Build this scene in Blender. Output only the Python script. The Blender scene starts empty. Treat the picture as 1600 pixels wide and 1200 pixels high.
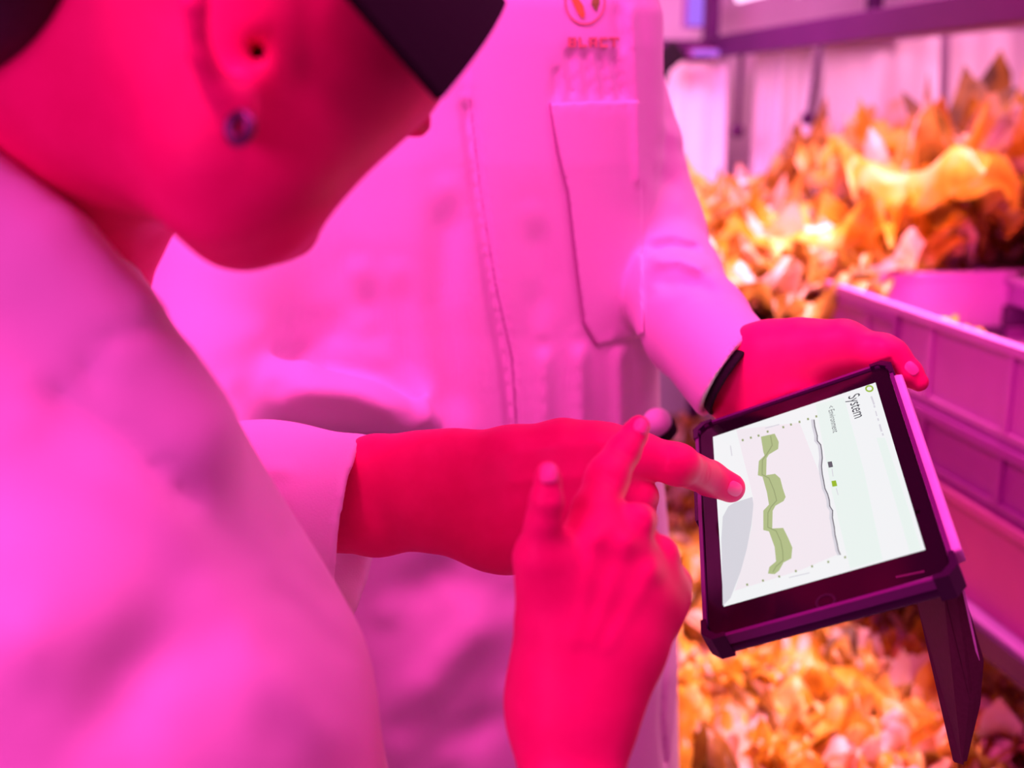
import bpy, bmesh, math, random
import numpy as np
from mathutils import Vector, Matrix
random.seed(7)
scn = bpy.context.scene
COL = scn.collection

# ------------------------------------------------------------------ camera
F = 1700.0
PITCH = math.atan(438 / F)
YAW = math.atan(310 / F * math.cos(PITCH))
CAM = np.array([0.0, 0.0, 1.30])
cam_d = bpy.data.cameras.new('camera'); cam = bpy.data.objects.new('camera', cam_d); COL.objects.link(cam)
cam.location = CAM; cam.rotation_euler = (math.pi / 2 - PITCH, 0, -YAW)
cam_d.sensor_width = 36; cam_d.lens = F / 1600 * 36; cam_d.clip_start = .02
cam_d.dof.use_dof = True; cam_d.dof.focus_distance = .69; cam_d.dof.aperture_fstop = 4.2
scn.camera = cam
R3 = np.array(cam.rotation_euler.to_matrix())          # columns: right, up, back

def C(px, py, d):                                       # camera space point
    return np.array([(px - 800) / F * d, -(py - 600) / F * d, -d])
def W(p): return np.asarray(p) @ R3.T + CAM             # camera space -> world
def toC(p): return (np.asarray(p) - CAM) @ R3           # world -> camera space
def P(px, py, d): return W(C(px, py, d))

# ------------------------------------------------------------------ materials
MATS = {}
def mat(name, col, rough=.6, metal=0, emit=None, estr=1, spec=.5, noise=None, bump=0, bscale=60, coat=0, sss=0, sheen=0, trans=0):
    m = bpy.data.materials.new(name); m.use_nodes = True; nt = m.node_tree; n = nt.nodes
    b = n['Principled BSDF']; b.inputs['Base Color'].default_value = (*col, 1)
    b.inputs['Roughness'].default_value = rough; b.inputs['Metallic'].default_value = metal
    b.inputs['Specular IOR Level'].default_value = spec
    b.inputs['Coat Weight'].default_value = coat
    if trans: b.inputs['Transmission Weight'].default_value = trans
    if emit: b.inputs['Emission Color'].default_value = (*emit, 1); b.inputs['Emission Strength'].default_value = estr
    if noise or bump:
        tc = n.new('ShaderNodeTexCoord'); nz = n.new('ShaderNodeTexNoise'); nz.inputs['Scale'].default_value = bscale
        nz.inputs['Detail'].default_value = 4
        nt.links.new(tc.outputs['Object'], nz.inputs['Vector'])
        if noise:
            cr = n.new('ShaderNodeValToRGB'); cr.color_ramp.elements[0].position = .35; cr.color_ramp.elements[1].position = .65
            cr.color_ramp.elements[0].color = (*noise, 1); cr.color_ramp.elements[1].color = (*col, 1)
            nt.links.new(nz.outputs['Fac'], cr.inputs['Fac']); nt.links.new(cr.outputs['Color'], b.inputs['Base Color'])
        if bump:
            bp = n.new('ShaderNodeBump'); bp.inputs['Strength'].default_value = bump; bp.inputs['Distance'].default_value = .001
            nt.links.new(nz.outputs['Fac'], bp.inputs['Height']); nt.links.new(bp.outputs['Normal'], b.inputs['Normal'])
    MATS[name] = m
    return m
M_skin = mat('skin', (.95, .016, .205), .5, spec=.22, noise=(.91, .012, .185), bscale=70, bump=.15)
M_nail = mat('nail', (.97, .16, .40), .35, spec=.4)
M_coat = mat('coat_cotton', (.86, .84, .86), .85, spec=.15, bump=.25, bscale=900)
M_seam_shade = mat('stitching', (.5, .3, .45), .9)  # pocket seam colour, also used to paint the placket's shadow line
M_hair = mat('hair', (.012, .006, .006), .5, bump=.6, bscale=200)
M_black = mat('black_cloth', (.010, .006, .012), .8, spec=.2, bump=.3, bscale=500)
M_case = mat('case_plastic', (.030, .004, .04), .25, spec=.5, noise=(.025, .004, .033), bscale=30)
M_caseedge = mat('case_rim', (.14, .02, .16), .22, spec=.9)
M_bezel = mat('glass_bezel', (.012, .002, .012), .12, spec=.35, noise=(.010, .002, .010), bscale=5)
M_cover_out = mat('cover_outer', (.80, .62, .80), .5, noise=(.72, .55, .74), bscale=50)
M_cover_in = mat('cover_inner', (.10, .035, .05), .75, noise=(.085, .03, .04), bscale=300)
M_trouser = mat('trousers', (.02, .02, .03), .8, bump=.2, bscale=400)
M_metal = mat('earring_metal', (.20, .08, .18), .45, metal=1)
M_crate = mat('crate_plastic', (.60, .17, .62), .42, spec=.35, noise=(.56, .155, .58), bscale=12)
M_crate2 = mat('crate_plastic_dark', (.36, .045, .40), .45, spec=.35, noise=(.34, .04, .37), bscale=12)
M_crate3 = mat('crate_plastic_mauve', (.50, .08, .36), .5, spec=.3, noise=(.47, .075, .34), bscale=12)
M_beam = mat('rack_steel', (.085, .012, .10), .5, spec=.25, noise=(.075, .01, .09), bscale=9)
M_tray = mat('tray_plastic', (.40, .12, .50), .5, noise=(.36, .11, .46), bscale=10)
M_wall = mat('white_wall', (.9, .88, .9), .6, noise=(.86, .84, .88), bscale=3)
M_floor = mat('floor_resin', (.35, .3, .36), .5, noise=(.3, .26, .31), bscale=5)
M_film = mat('reflective_film', (.9, .9, .92), .35, noise=(.86, .86, .9), bscale=6, bump=.4)
M_root = mat('growing_medium', (.10, .05, .02), .9, noise=(.03, .015, .008), bscale=90, bump=1)
M_logo_g = mat('print_green', (.25, .45, .04), .7); M_logo_o = mat('print_orange', (.78, .50, .06), .7); M_logo_r = mat('print_red', (.78, .45, .28), .7)

def emis(name, col, s=1.0):
    m = bpy.data.materials.new(name); m.use_nodes = True; nt = m.node_tree
    b = nt.nodes['Principled BSDF']; b.inputs['Base Color'].default_value = (.01, .01, .01, 1); b.inputs['Roughness'].default_value = .25
    b.inputs['Specular IOR Level'].default_value = .1
    b.inputs['Emission Color'].default_value = (*col, 1); b.inputs['Emission Strength'].default_value = s
    return m
def leafmat(name, cols, trans=.35, scale=18):
    m = bpy.data.materials.new(name); m.use_nodes = True; nt = m.node_tree; n = nt.nodes
    b = n['Principled BSDF']; out = n['Material Output']
    tc = n.new('ShaderNodeTexCoord'); nz = n.new('ShaderNodeTexNoise'); nz.inputs['Scale'].default_value = scale; nz.inputs['Detail'].default_value = 3
    nt.links.new(tc.outputs['Object'], nz.inputs['Vector'])
    cr = n.new('ShaderNodeValToRGB'); e = cr.color_ramp.elements
    e[0].position = .33; e[0].color = (*cols[0], 1); e[1].position = .68; e[1].color = (*cols[2], 1)
    k = e.new(.5); k.color = (*cols[1], 1)
    nt.links.new(nz.outputs['Fac'], cr.inputs['Fac']); nt.links.new(cr.outputs['Color'], b.inputs['Base Color'])
    b.inputs['Roughness'].default_value = .33; b.inputs['Specular IOR Level'].default_value = .7
    bp = n.new('ShaderNodeBump'); bp.inputs['Strength'].default_value = .5; bp.inputs['Distance'].default_value = .004
    n2 = n.new('ShaderNodeTexNoise'); n2.inputs['Scale'].default_value = 60; nt.links.new(tc.outputs['Object'], n2.inputs['Vector'])
    nt.links.new(n2.outputs['Fac'], bp.inputs['Height']); nt.links.new(bp.outputs['Normal'], b.inputs['Normal'])
    tr = n.new('ShaderNodeBsdfTranslucent'); nt.links.new(cr.outputs['Color'], tr.inputs['Color'])
    mx = n.new('ShaderNodeMixShader'); mx.inputs[0].default_value = trans
    nt.links.new(b.outputs[0], mx.inputs[1]); nt.links.new(tr.outputs[0], mx.inputs[2]); nt.links.new(mx.outputs[0], out.inputs['Surface'])
    return m
M_leafY = leafmat('leaf_yellow_green', [(.55, .28, .02), (.90, .60, .05), (.95, .78, .30)])
M_leafB = leafmat('leaf_bronze', [(.12, .06, .01), (.40, .22, .03), (.72, .48, .12)])
M_leafP = leafmat('leaf_pale_highlight', [(.88, .42, .12), (.95, .70, .55), (.98, .84, .85)])  # pink-white tones put leaf highlights into the colour

# ------------------------------------------------------------------ helpers
def tag(o, label=None, cat=None, group=None, kind=None):
    if label: o['label'] = label
    if cat: o['category'] = cat
    if group: o['group'] = group
    if kind: o['kind'] = kind
    return o
def empty(name, loc, label, cat, group=None):
    o = bpy.data.objects.new(name, None); o.empty_display_size = .05; COL.objects.link(o); o.location = loc
    return tag(o, label, cat, group)
def mesh_obj(name, v, f, m, parent=None, smooth=True, local=False):
    me = bpy.data.meshes.new(name)
    v = np.asarray(v, float)
    if parent is not None and not local:
        q = parent
        off = np.zeros(3)
        while q is not None: off += np.array(q.location); q = q.parent
        v = v - off
    me.from_pydata([tuple(x) for x in v], [], [tuple(int(i) for i in x) for x in f]); me.validate(); me.update()
    if smooth: me.polygons.foreach_set('use_smooth', [True] * len(me.polygons))
    ms = m if isinstance(m, (list, tuple)) else [m]
    for k in ms: me.materials.append(k)
    o = bpy.data.objects.new(name, me); COL.objects.link(o); o.parent = parent
    return o
def bm_obj(name, bm, m, parent=None, smooth=False, local=False):
    bmesh.ops.recalc_face_normals(bm, faces=bm.faces)
    bm.verts.ensure_lookup_table(); bm.verts.index_update()
    v = [tuple(x.co) for x in bm.verts]; f = [[q.index for q in x.verts] for x in bm.faces]; bm.free()
    return mesh_obj(name, v, f, m, parent, smooth, local)
def box(bm, a, b, bev=0, M=None):
    a = Vector(a); b = Vector(b)
    g = bmesh.ops.create_cube(bm, size=1)['verts']
    c = (a + b) / 2; s = b - a
    for x in g: x.co = Vector((x.co.x * s.x + c.x, x.co.y * s.y + c.y, x.co.z * s.z + c.z))
    if bev:
        ed = list({e for x in g for e in x.link_edges})
        r = bmesh.ops.bevel(bm, geom=ed, offset=bev, segments=2, affect='EDGES', profile=.5)
        g = list({v for fc in r['faces'] for v in fc.verts} | set(v for v in g if v.is_valid))
    if M is not None:
        for x in g: x.co = M @ x.co
    return g
def cyl(bm, a, b, r, n=16, r2=None):
    a = Vector(a); b = Vector(b); d = b - a
    g = bmesh.ops.create_cone(bm, cap_ends=True, segments=n, radius1=r, radius2=r if r2 is None else r2, depth=d.length)['verts']
    q = d.to_track_quat('Z', 'Y').to_matrix().to_4x4(); q.translation = (a + b) / 2
    for x in g: x.co = q @ x.co
    return g

# ------------------------------------------------------------------ SDF modelling (camera space, numpy)
def seg_fn(pts):      # tapered chain through [(px,py,d,rpx)...]
    A = [(C(p[0], p[1], p[2]), p[3] / F * p[2]) for p in pts]
    def fn(X):
        out = None
        for (a, ra), (b, rb) in zip(A[:-1], A[1:]):
            d = b - a; L = float(d @ d) + 1e-12
            t = np.clip(((X - a) @ d) / L, 0, 1)
            q = np.linalg.norm(X - a - t[:, None] * d, axis=1) - (ra + (rb - ra) * t)
            out = q if out is None else smin(out, q, .35 * min(ra, rb))
        return out
    return fn
def smin(a, b, k):
    if k <= 0: return np.minimum(a, b)
    h = np.maximum(k - np.abs(a - b), 0) / k
    return np.minimum(a, b) - h * h * k * .25
def smax(a, b, k): return -smin(-a, -b, k)
def ell_fn(px, py, d, r, ax=None):   # ellipsoid, radii in metres (right, up, back) in camera space, ax=3x3 rows
    c = C(px, py, d); r = np.array(r)
    def fn(X):
        q = X - c
        if ax is not None: q = q @ np.array(ax).T
        k0 = np.linalg.norm(q / r, axis=1); k1 = np.linalg.norm(q / (r * r), axis=1) + 1e-9
        return k0 * (k0 - 1) / k1
    return fn
def pline(pts): return np.array(pts, float)
def pdist(U, pts):                   # pixel distance of projections U (N,2) to a polyline
    out = np.full(len(U), 1e9)
    for a, b in zip(pts[:-1], pts[1:]):
        d = b - a; t = np.clip(((U - a) @ d) / (d @ d), 0, 1)
        out = np.minimum(out, np.linalg.norm(U - a - t[:, None] * d, axis=1))
    return out
def proj(X):
    z = np.maximum(-X[:, 2], .02)
    return np.stack([800 + F * X[:, 0] / z, 600 - F * X[:, 1] / z], 1)
def folds_fn(folds):                 # cloth folds: (polyline, width px, height m, zmin, zmax)
    fs = [(pline(p), w, a) for p, w, a in folds]
    def fn(X):
        U = proj(X); out = np.zeros(len(X))
        for p, w, a in fs:
            lo = p.min(0) - 3 * w; hi = p.max(0) + 3 * w
            m = np.all((U > lo) & (U < hi), axis=1)
            if m.any():
                tp = np.clip(np.minimum(np.linalg.norm(U[m] - p[0], axis=1), np.linalg.norm(U[m] - p[-1], axis=1)) / (2.4 * w), 0, 1)
                out[m] += a * np.exp(-(pdist(U[m], p) / w) ** 2) * tp * tp * (3 - 2 * tp)
        return out
    return fn

def surface(fn, lo, hi, h, B=6):
    """surface nets on a sparse-evaluated grid; fn in camera space; returns verts(world), quads"""
    lo = np.array(lo, float); hi = np.array(hi, float)
    nb = np.ceil((hi - lo) / (h * B)).astype(int); n = nb * B + 1
    V = np.full(n, 1.0, np.float32)
    ci = np.stack(np.meshgrid(*[np.arange(k) for k in nb], indexing='ij'), -1).reshape(-1, 3)
    cen = lo + (ci + .5) * (h * B)
    dc = np.concatenate([fn(cen[i:i + 200000]) for i in range(0, len(cen), 200000)])
    act = np.abs(dc) < h * B * .87 * 1.6 + .004
    sgn = np.where(dc < 0, -1.0, 1.0)
    # coarse fill
    Vb = sgn.reshape(nb)
    V[:-1, :-1, :-1] = np.repeat(np.repeat(np.repeat(Vb, B, 0), B, 1), B, 2)
    V[-1] = 1; V[:, -1] = 1; V[:, :, -1] = 1
    off = np.stack(np.meshgrid(*[np.arange(B + 1)] * 3, indexing='ij'), -1).reshape(-1, 3)
    ia = ci[act]
    for s in range(0, len(ia), 1500):
        idx = (ia[s:s + 1500, None, :] * B + off[None]).reshape(-1, 3)
        val = fn(lo + idx * h)
        V[idx[:, 0], idx[:, 1], idx[:, 2]] = val
    # keep the shell closed at the box border
    V[0] = np.maximum(V[0], h * .5); V[-1] = np.maximum(V[-1], h * .5); V[:, 0] = np.maximum(V[:, 0], h * .5)
    V[:, -1] = np.maximum(V[:, -1], h * .5); V[:, :, 0] = np.maximum(V[:, :, 0], h * .5); V[:, :, -1] = np.maximum(V[:, :, -1], h * .5)
    S = V < 0
    cn = np.zeros(tuple(n - 1), np.int8)
    sl = [slice(0, -1), slice(1, None)]
    for i in (0, 1):
        for j in (0, 1):
            for k in (0, 1): cn += S[sl[i], sl[j], sl[k]]
    cells = np.argwhere((cn > 0) & (cn < 8))
    idm = np.full(cn.shape, -1, np.int64); idm[tuple(cells.T)] = np.arange(len(cells))
    acc = np.zeros((len(cells), 3)); cnt = np.zeros(len(cells))
    cor = [(i, j, k) for i in (0, 1) for j in (0, 1) for k in (0, 1)]
    vals = {c: V[cells[:, 0] + c[0], cells[:, 1] + c[1], cells[:, 2] + c[2]] for c in cor}
    for a in cor:
        for ax in range(3):
            if a[ax] == 0:
                b = list(a); b[ax] = 1; b = tuple(b)
                va, vb = vals[a], vals[b]; m = (va < 0) != (vb < 0)
                t = np.clip(va[m] / (va[m] - vb[m] + 1e-20), 0, 1)
                p = np.tile(np.array(a, float), (m.sum(), 1)); p[:, ax] = t
                acc[m] += p; cnt[m] += 1
    vert = lo + (cells + acc / cnt[:, None]) * h
    quads = []
    for ax in range(3):
        s0 = [slice(1, -1)] * 3; s1 = [slice(1, -1)] * 3
        s0[ax] = slice(0, -1); s1[ax] = slice(1, None)
        A = S[tuple(s0)]; Bq = S[tuple(s1)]
        o = np.array([1, 1, 1]); o[ax] = 0
        e = np.argwhere(A != Bq); flip = A[tuple(e.T)]
        e = e + o
        u, w = (ax + 1) % 3, (ax + 2) % 3
        du = np.zeros(3, int); du[u] = 1; dw = np.zeros(3, int); dw[w] = 1
        q = np.stack([idm[tuple((e - du - dw).T)], idm[tuple((e - dw).T)], idm[tuple(e.T)], idm[tuple((e - du).T)]], 1)
        q[~flip] = q[~flip][:, ::-1]
        quads.append(q)
    q = np.concatenate(quads); q = q[(q >= 0).all(1)]
    # light smoothing of the net
    e = np.concatenate([q[:, [0, 1]], q[:, [1, 2]], q[:, [2, 3]], q[:, [3, 0]]])
    for it in range(2):
        sm = np.zeros_like(vert); c = np.zeros(len(vert))
        np.add.at(sm, e[:, 0], vert[e[:, 1]]); np.add.at(sm, e[:, 1], vert[e[:, 0]])
        np.add.at(c, e[:, 0], 1); np.add.at(c, e[:, 1], 1)
        vert = vert * .5 + .5 * sm / np.maximum(c, 1)[:, None]
    return W(vert), q
def build_union(prims):
    """prims: list of (fn, k[, 's'])"""
    def fn(X):
        d = prims[0][0](X)
        for p in prims[1:]:
            q = p[0](X)
            d = smax(d, -q, p[1]) if len(p) > 2 else smin(d, q, p[1])
        return d
    return fn
def bounds(chains, pad=.012):
    L = np.array([C(p[0], p[1], p[2]) - p[3] / F * p[2] for c in chains for p in c]); H = np.array([C(p[0], p[1], p[2]) + p[3] / F * p[2] for c in chains for p in c])
    return L.min(0) - pad, H.max(0) + pad
def hand(chains, k=.007, extra=()):
    return build_union([(seg_fn(c), k) for c in chains] + list(extra))
def join(parts):
    vs, fs, n = [], [], 0
    for v, f in parts:
        vs.append(v); fs.append(np.asarray(f) + n); n += len(v)
    return np.concatenate(vs), np.concatenate(fs)
def ray_hit(fn, px, py, d0=.3, d1=1.6):
    d = d0; u = C(px, py, 1.0)
    for _ in range(160):
        s = float(fn((u * d)[None])[0])
        if s < .0004: return d
        d += s * .7
        if d > d1: break
    return None

# ------------------------------------------------------------------ tablet pose
TO = np.array([.1817858, -.06335394, -.67449605])
TU = np.array([.87878769, .33461037, .3402471]); TV = np.array([.11719925, .53982213, -.83358047]); TN = np.cross(TU, TV)
def tab(px, py, h=0.0):      # photo pixel -> (u, v) on the glass plane
    r = C(px, py, 1.0); t = (TO @ TN) / (r @ TN); p = r * t - TO
    return float(p @ TU), float(p @ TV)
def tabdepth(px, py):
    r = C(px, py, 1.0); return float((TO @ TN) / (r @ TN))
def tabC(u, v, n=0): return TO + TU * u + TV * v + TN * n

# ================================================================== SETTING
fl = bmesh.new(); box(fl, (-2.2, -1.5, -.04), (2.6, 4.2, 0)); tag(bm_obj('floor', fl, M_floor), kind='structure')
wl = bmesh.new(); box(wl, (-2.2, 3.6, 0), (2.6, 3.7, 2.6)); tag(bm_obj('wall_back', wl, M_wall), kind='structure')
wl = bmesh.new(); box(wl, (2.5, -1.5, 0), (2.6, 3.6, 2.6)); tag(bm_obj('wall_right', wl, M_wall), kind='structure')
# ================================================================== PERSON HOLDING THE TABLET (standing, facing us)
XR = R3[:, 0]; YF = np.array([math.sin(YAW), math.cos(YAW), 0.0])
ctr2 = P(650, 600, 1.12); ctr2[2] = 0
def torso_world(cx, tab_z, X, yaw=0.0, pw=2.0):
    Xw = X @ R3.T + CAM; q = Xw - cx
    xr = XR * math.cos(yaw) + YF * math.sin(yaw); yf = -XR * math.sin(yaw) + YF * math.cos(yaw)
    lx = q @ xr; ly = q @ yf; z = Xw[:, 2]
    zs = [t[0] for t in tab_z]
    a = np.interp(z, zs, [t[1] for t in tab_z]); b = np.interp(z, zs, [t[2] for t in tab_z])
    ox = np.interp(z, zs, [t[3] for t in tab_z]) if len(tab_z[0]) > 3 else 0
    lx = lx - ox
    e = 2.0 + np.clip((1.5 - z) / .15, 0, 1) * (pw - 2.0)
    ax_ = np.abs(lx / a) + 1e-6; ay_ = np.abs(ly / b) + 1e-6
    r = (ax_ ** e + ay_ ** e) ** (1 / e)
    n = r ** (1 - e) * np.sqrt((ax_ ** (e - 1) / a) ** 2 + (ay_ ** (e - 1) / b) ** 2) + 1e-9
    d = (r - 1) / n
    d = np.clip(d, -b, .5)
    return smax(d, np.maximum(zs[0] - z, z - zs[-1]), .02)
COAT2 = [(.50, .275, .19, .012), (.75, .262, .175, .012), (.95, .240, .155, .004), (1.10, .236, .145, .0), (1.25, .235, .145, 0), (1.38, .232, .135, 0), (1.46, .205, .115, 0), (1.51, .14, .09, 0), (1.54, .085, .07, 0)]
FOLD2 = [
    ([(360, 600), (410, 560), (480, 532), (575, 505)], 30, -.010),
    ([(430, 605), (560, 615), (650, 655)], 22, .010), ([(470, 560), (600, 590), (680, 660)], 20, -.009), ([(560, 420), (600, 520), (660, 620)], 26, -.010),
    
    ([(700, 290), (690, 480), (722, 680)], 30, -.010),
    ([(620, 420), (640, 560), (668, 650)], 24, -.006),
    ([(728, 150), (746, 300), (768, 450), (790, 570), (800, 665), (806, 760)], 10, -.009),
    ([(850, 535), (852, 720)], 13, .006), ([(905, 530), (910, 720)], 13, .0065), ([(968, 530), (972, 730)], 12, .006),
    ([(830, 330), (850, 430), (845, 520)], 24, -.004),
    ([(888, 72), (896, 160)], 7, -.0055), ([(910, 74), (925, 162)], 7, -.0055), ([(934, 76), (950, 164)], 7, -.006), ([(953, 76), (974, 162)], 7, -.0065), ([(870, 100), (868, 165)], 7, -.005),
    ([(985, 0), (996, 160), (1000, 300)], 9, .004), ([(960, 0), (975, 90)], 9, -.004),
    ([(1008, 390), (1050, 382), (1100, 392)], 8, -.007), ([(1010, 412), (1060, 406), (1112, 425)], 10, .007), ([(1020, 450), (1080, 440), (1130, 470)], 12, -.005),
    ([(1030, 250), (1060, 320)], 18, -.005), ([(1040, 180), (1070, 240)], 14, .004),
    ([(600, 960), (680, 900), (760, 880)], 34, -.014), ([(620, 1140), (700, 1030), (800, 930)], 38, .015), ([(700, 1190), (800, 1080)], 30, -.01),
    ([(1034, 900), (1038, 1000), (1032, 1130), (1040, 1200)], 4, -.004),
    ([(400, 800), (420, 900), (470, 960)], 12, .006), ([(440, 790), (450, 850), (470, 880)], 9, -.006), ([(400, 740), (470, 730)], 12, .004),
]
ff2 = folds_fn(FOLD2)
plk = pline([(722, -200), (730, 150), (750, 300), (775, 450), (800, 560), (806, 665), (815, 900), (825, 1200)])
sl_R = seg_fn([(470, 50, 1.03, 112), (300, 560, .93, 118), (262, 770, .80, 128)])
sl_Rf = seg_fn([(262, 775, .79, 128), (420, 808, .735, 140), (620, 842, .69, 160)])
bulge = seg_fn([(330, 600, .90, 80), (480, 618, .92, 60), (650, 640, .955, 34)])
nR = np.array([.99, -.088, .06]); nR /= np.linalg.norm(nR); pR = C(558, 838, .695)
sl_L = seg_fn([(915, 20, 1.10, 92), (1006, 370, 1.06, 92), (1046, 440, 1.01, 78), (1088, 512, .91, 81), (1180, 622, .78, 86)])
nL = np.array([.80, -.52, .30]); nL /= np.linalg.norm(nL); pL = C(1141, 576, .80)
hol_R = seg_fn([(500, 825, .71, 120), (620, 842, .69, 142)])
hol_L = seg_fn([(1110, 540, .87, 60), (1180, 622, .78, 70)])
def coat2_raw(X):
    t = torso_world(ctr2, COAT2, X, 0, 2.9)
    U = proj(X)
    near = np.interp(U[:, 1], plk[:, 1], plk[:, 0])
    front = X[:, 2] > -1.10
    t = t - np.where(front, .0075 * (1 / (1 + np.exp(-np.clip((U[:, 0] - near) / 1.6, -30, 30)))), 0)
    a = smax(sl_Rf(X), (X - pR) @ nR, .003)
    a = smax(a, -smax(hol_R(X), -(X - pR) @ nR - .03, .004), .003)
    b = smax(sl_L(X), (X - pL) @ nL, .003)
    b = smax(b, -smax(hol_L(X), -(X - pL) @ nL - .03, .004), .003)
    u = smin(t, sl_R(X), .05); u = smin(u, bulge(X), .03); u = smin(u, b, .006)
    u = smin(u, a, .03)
    return u
def coat2(X): return coat2_raw(X) - ff2(X) * (X[:, 2] > -1.15)
base2 = empty('person', (ctr2[0], ctr2[1], 0), 'standing person in white lab coat holding the tablet and tapping its screen with a finger', 'person')
def wbox(lo, hi):    # world box -> camera space bounds
    c = np.array([[x, y, z] for x in (lo[0], hi[0]) for y in (lo[1], hi[1]) for z in (lo[2], hi[2])])
    q = toC(c); return q.min(0), q.max(0)
lo, hi = wbox((ctr2[0] - .42, ctr2[1] - .52, .48), (ctr2[0] + .45, ctr2[1] + .25, 1.56))
v, q = surface(coat2, lo, hi, .0031)
coat_o = mesh_obj('lab_coat', v, q, M_coat, base2)

# body of person 2: torso, head, legs coarse; hands fine
def wfn(pts):        # chain through world points (x,y,z,r)
    A = [(toC(p[:3]), p[3]) for p in pts]
    def fn(X):
        out = None
        for (a, ra), (b, rb) in zip(A[:-1], A[1:]):
            d = b - a; t = np.clip(((X - a) @ d) / (d @ d + 1e-12), 0, 1)
            s = np.linalg.norm(X - a - t[:, None] * d, axis=1) - (ra + (rb - ra) * t)
            out = s if out is None else np.minimum(out, s)
        return out
    return fn
def L2(x, y, z): return tuple(ctr2 + XR * x + YF * y + np.array([0, 0, z]))
BOD2 = [(.80, .16, .11), (1.0, .15, .10), (1.3, .18, .11), (1.42, .17, .09), (1.50, .07, .06)]
b2 = build_union([(lambda X: torso_world(ctr2, BOD2, X), 0),
    (wfn([(*L2(0, 0, 1.45), .058), (*L2(0, -.02, 1.60), .055)]), .03),
    (wfn([(*L2(0, .015, 1.72), .088), (*L2(0, -.02, 1.70), .082)]), .03),
    (wfn([(*L2(0, -.055, 1.62), .045), (*L2(0, -.06, 1.68), .055)]), .03),
    (wfn([(*L2(0, -.115, 1.685), .010), (*L2(0, -.128, 1.665), .014)]), .012),
    (wfn([(*L2(-.022, -.108, 1.632), .006), (*L2(.022, -.108, 1.632), .006)]), .008),
    (wfn([(*L2(-.092, .01, 1.70), .012), (*L2(-.094, .012, 1.66), .010)]), .006),
    (wfn([(*L2(.092, .01, 1.70), .012), (*L2(.094, .012, 1.66), .010)]), .006),
    (wfn([(*L2(-.035, -.128, 1.70), .016), (*L2(-.03, -.128, 1.70), .016)]), .01, 's'),
    (wfn([(*L2(.035, -.128, 1.70), .016), (*L2(.03, -.128, 1.70), .016)]), .01, 's')])
lo, hi = wbox((ctr2[0] - .28, ctr2[1] - .25, .78), (ctr2[0] + .28, ctr2[1] + .25, 1.85))
p_tor = surface(b2, lo, hi, .006)
# right hand with the pointing index finger
tipd = tabdepth(1146, 768)
RH = [
    [(430, 778, .745, 60), (590, 742, .69, 60), (700, 738, .672, 58)],
    [(430, 800, .745, 60), (590, 806, .69, 60), (700, 800, .672, 56), (790, 838, .668, 54)],
    [(660, 745, .675, 62), (800, 722, .66, 55), (880, 705, .655, 49), (948, 706, .652, 43)],
    [(680, 770, .672, 60), (800, 770, .660, 54), (900, 755, .655, 46), (952, 752, .655, 40)],
    [(690, 790, .672, 58), (800, 805, .664, 56), (890, 800, .662, 44), (940, 795, .667, 36)],
    [(770, 826, .668, 56), (850, 842, .668, 42), (915, 832, .676, 33)],
]
index2 = [(930, 706, .652, 43), (1000, 711, .650, 35), (1052, 724, .648, 31), (1062, 727, .648, 31), (1108, 747, tipd - .014, 27.5), (1141, 762, tipd - .0105, 23.5)]
curl2 = [
    [(952, 752, .655, 40), (1003, 776, .650, 25), (1000, 812, .668, 24), (962, 812, .690, 21)],
    [(935, 795, .667, 36), (985, 822, .668, 26), (975, 850, .688, 23), (940, 845, .700, 20)],
    [(910, 832, .676, 33), (955, 862, .682, 23), (940, 880, .700, 20), (915, 868, .708, 18)],
    [(800, 745, .700, 40), (880, 735, .715, 33), (945, 742, .715, 27), (985, 755, .705, 24)],
]
def rh_fn():
    palm = build_union([(seg_fn(c), .016) for c in RH])
    idx = seg_fn(index2); cs = [seg_fn(c) for c in curl2]
    wr = [seg_fn([(1040, 700, .630, 5), (1060, 750, .632, 5)])]
    def fn(X):
        d = palm(X); d = smin(d, idx(X), .008)
        for c in cs: d = smin(d, c(X), .0045)
        # tendon and knuckle relief
        U = proj(X); m = (X[:, 2] > -.66)
        add = .0009 * np.exp(-(pdist(U, pline([(800, 705), (930, 690)])) / 12) ** 2) + .0009 * np.exp(-(pdist(U, pline([(800, 752), (945, 742)])) / 10) ** 2)
        add += .0022 * np.exp(-(((U[:, 0] - 945) ** 2 + (U[:, 1] - 695) ** 2) / 22 ** 2))
        add += .0010 * np.exp(-(((U[:, 0] - 1055) ** 2 + (U[:, 1] - 716) ** 2) / 17 ** 2))
        for x0, y0, x1, y1 in ((1044, 700, 1040, 730), (1054, 702, 1051, 732), (1064, 706, 1061, 736), (1106, 728, 1100, 752), (1112, 731, 1107, 755)):
            add -= .0007 * np.exp(-(pdist(U, pline([(x0, y0), (x1, y1)])) / 2.6) ** 2)
        return d - add * m
    return fn
f_rh = rh_fn()
lo, hi = bounds(RH + [index2] + curl2)
p_rh = surface(f_rh, lo, hi, .0013)
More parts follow.
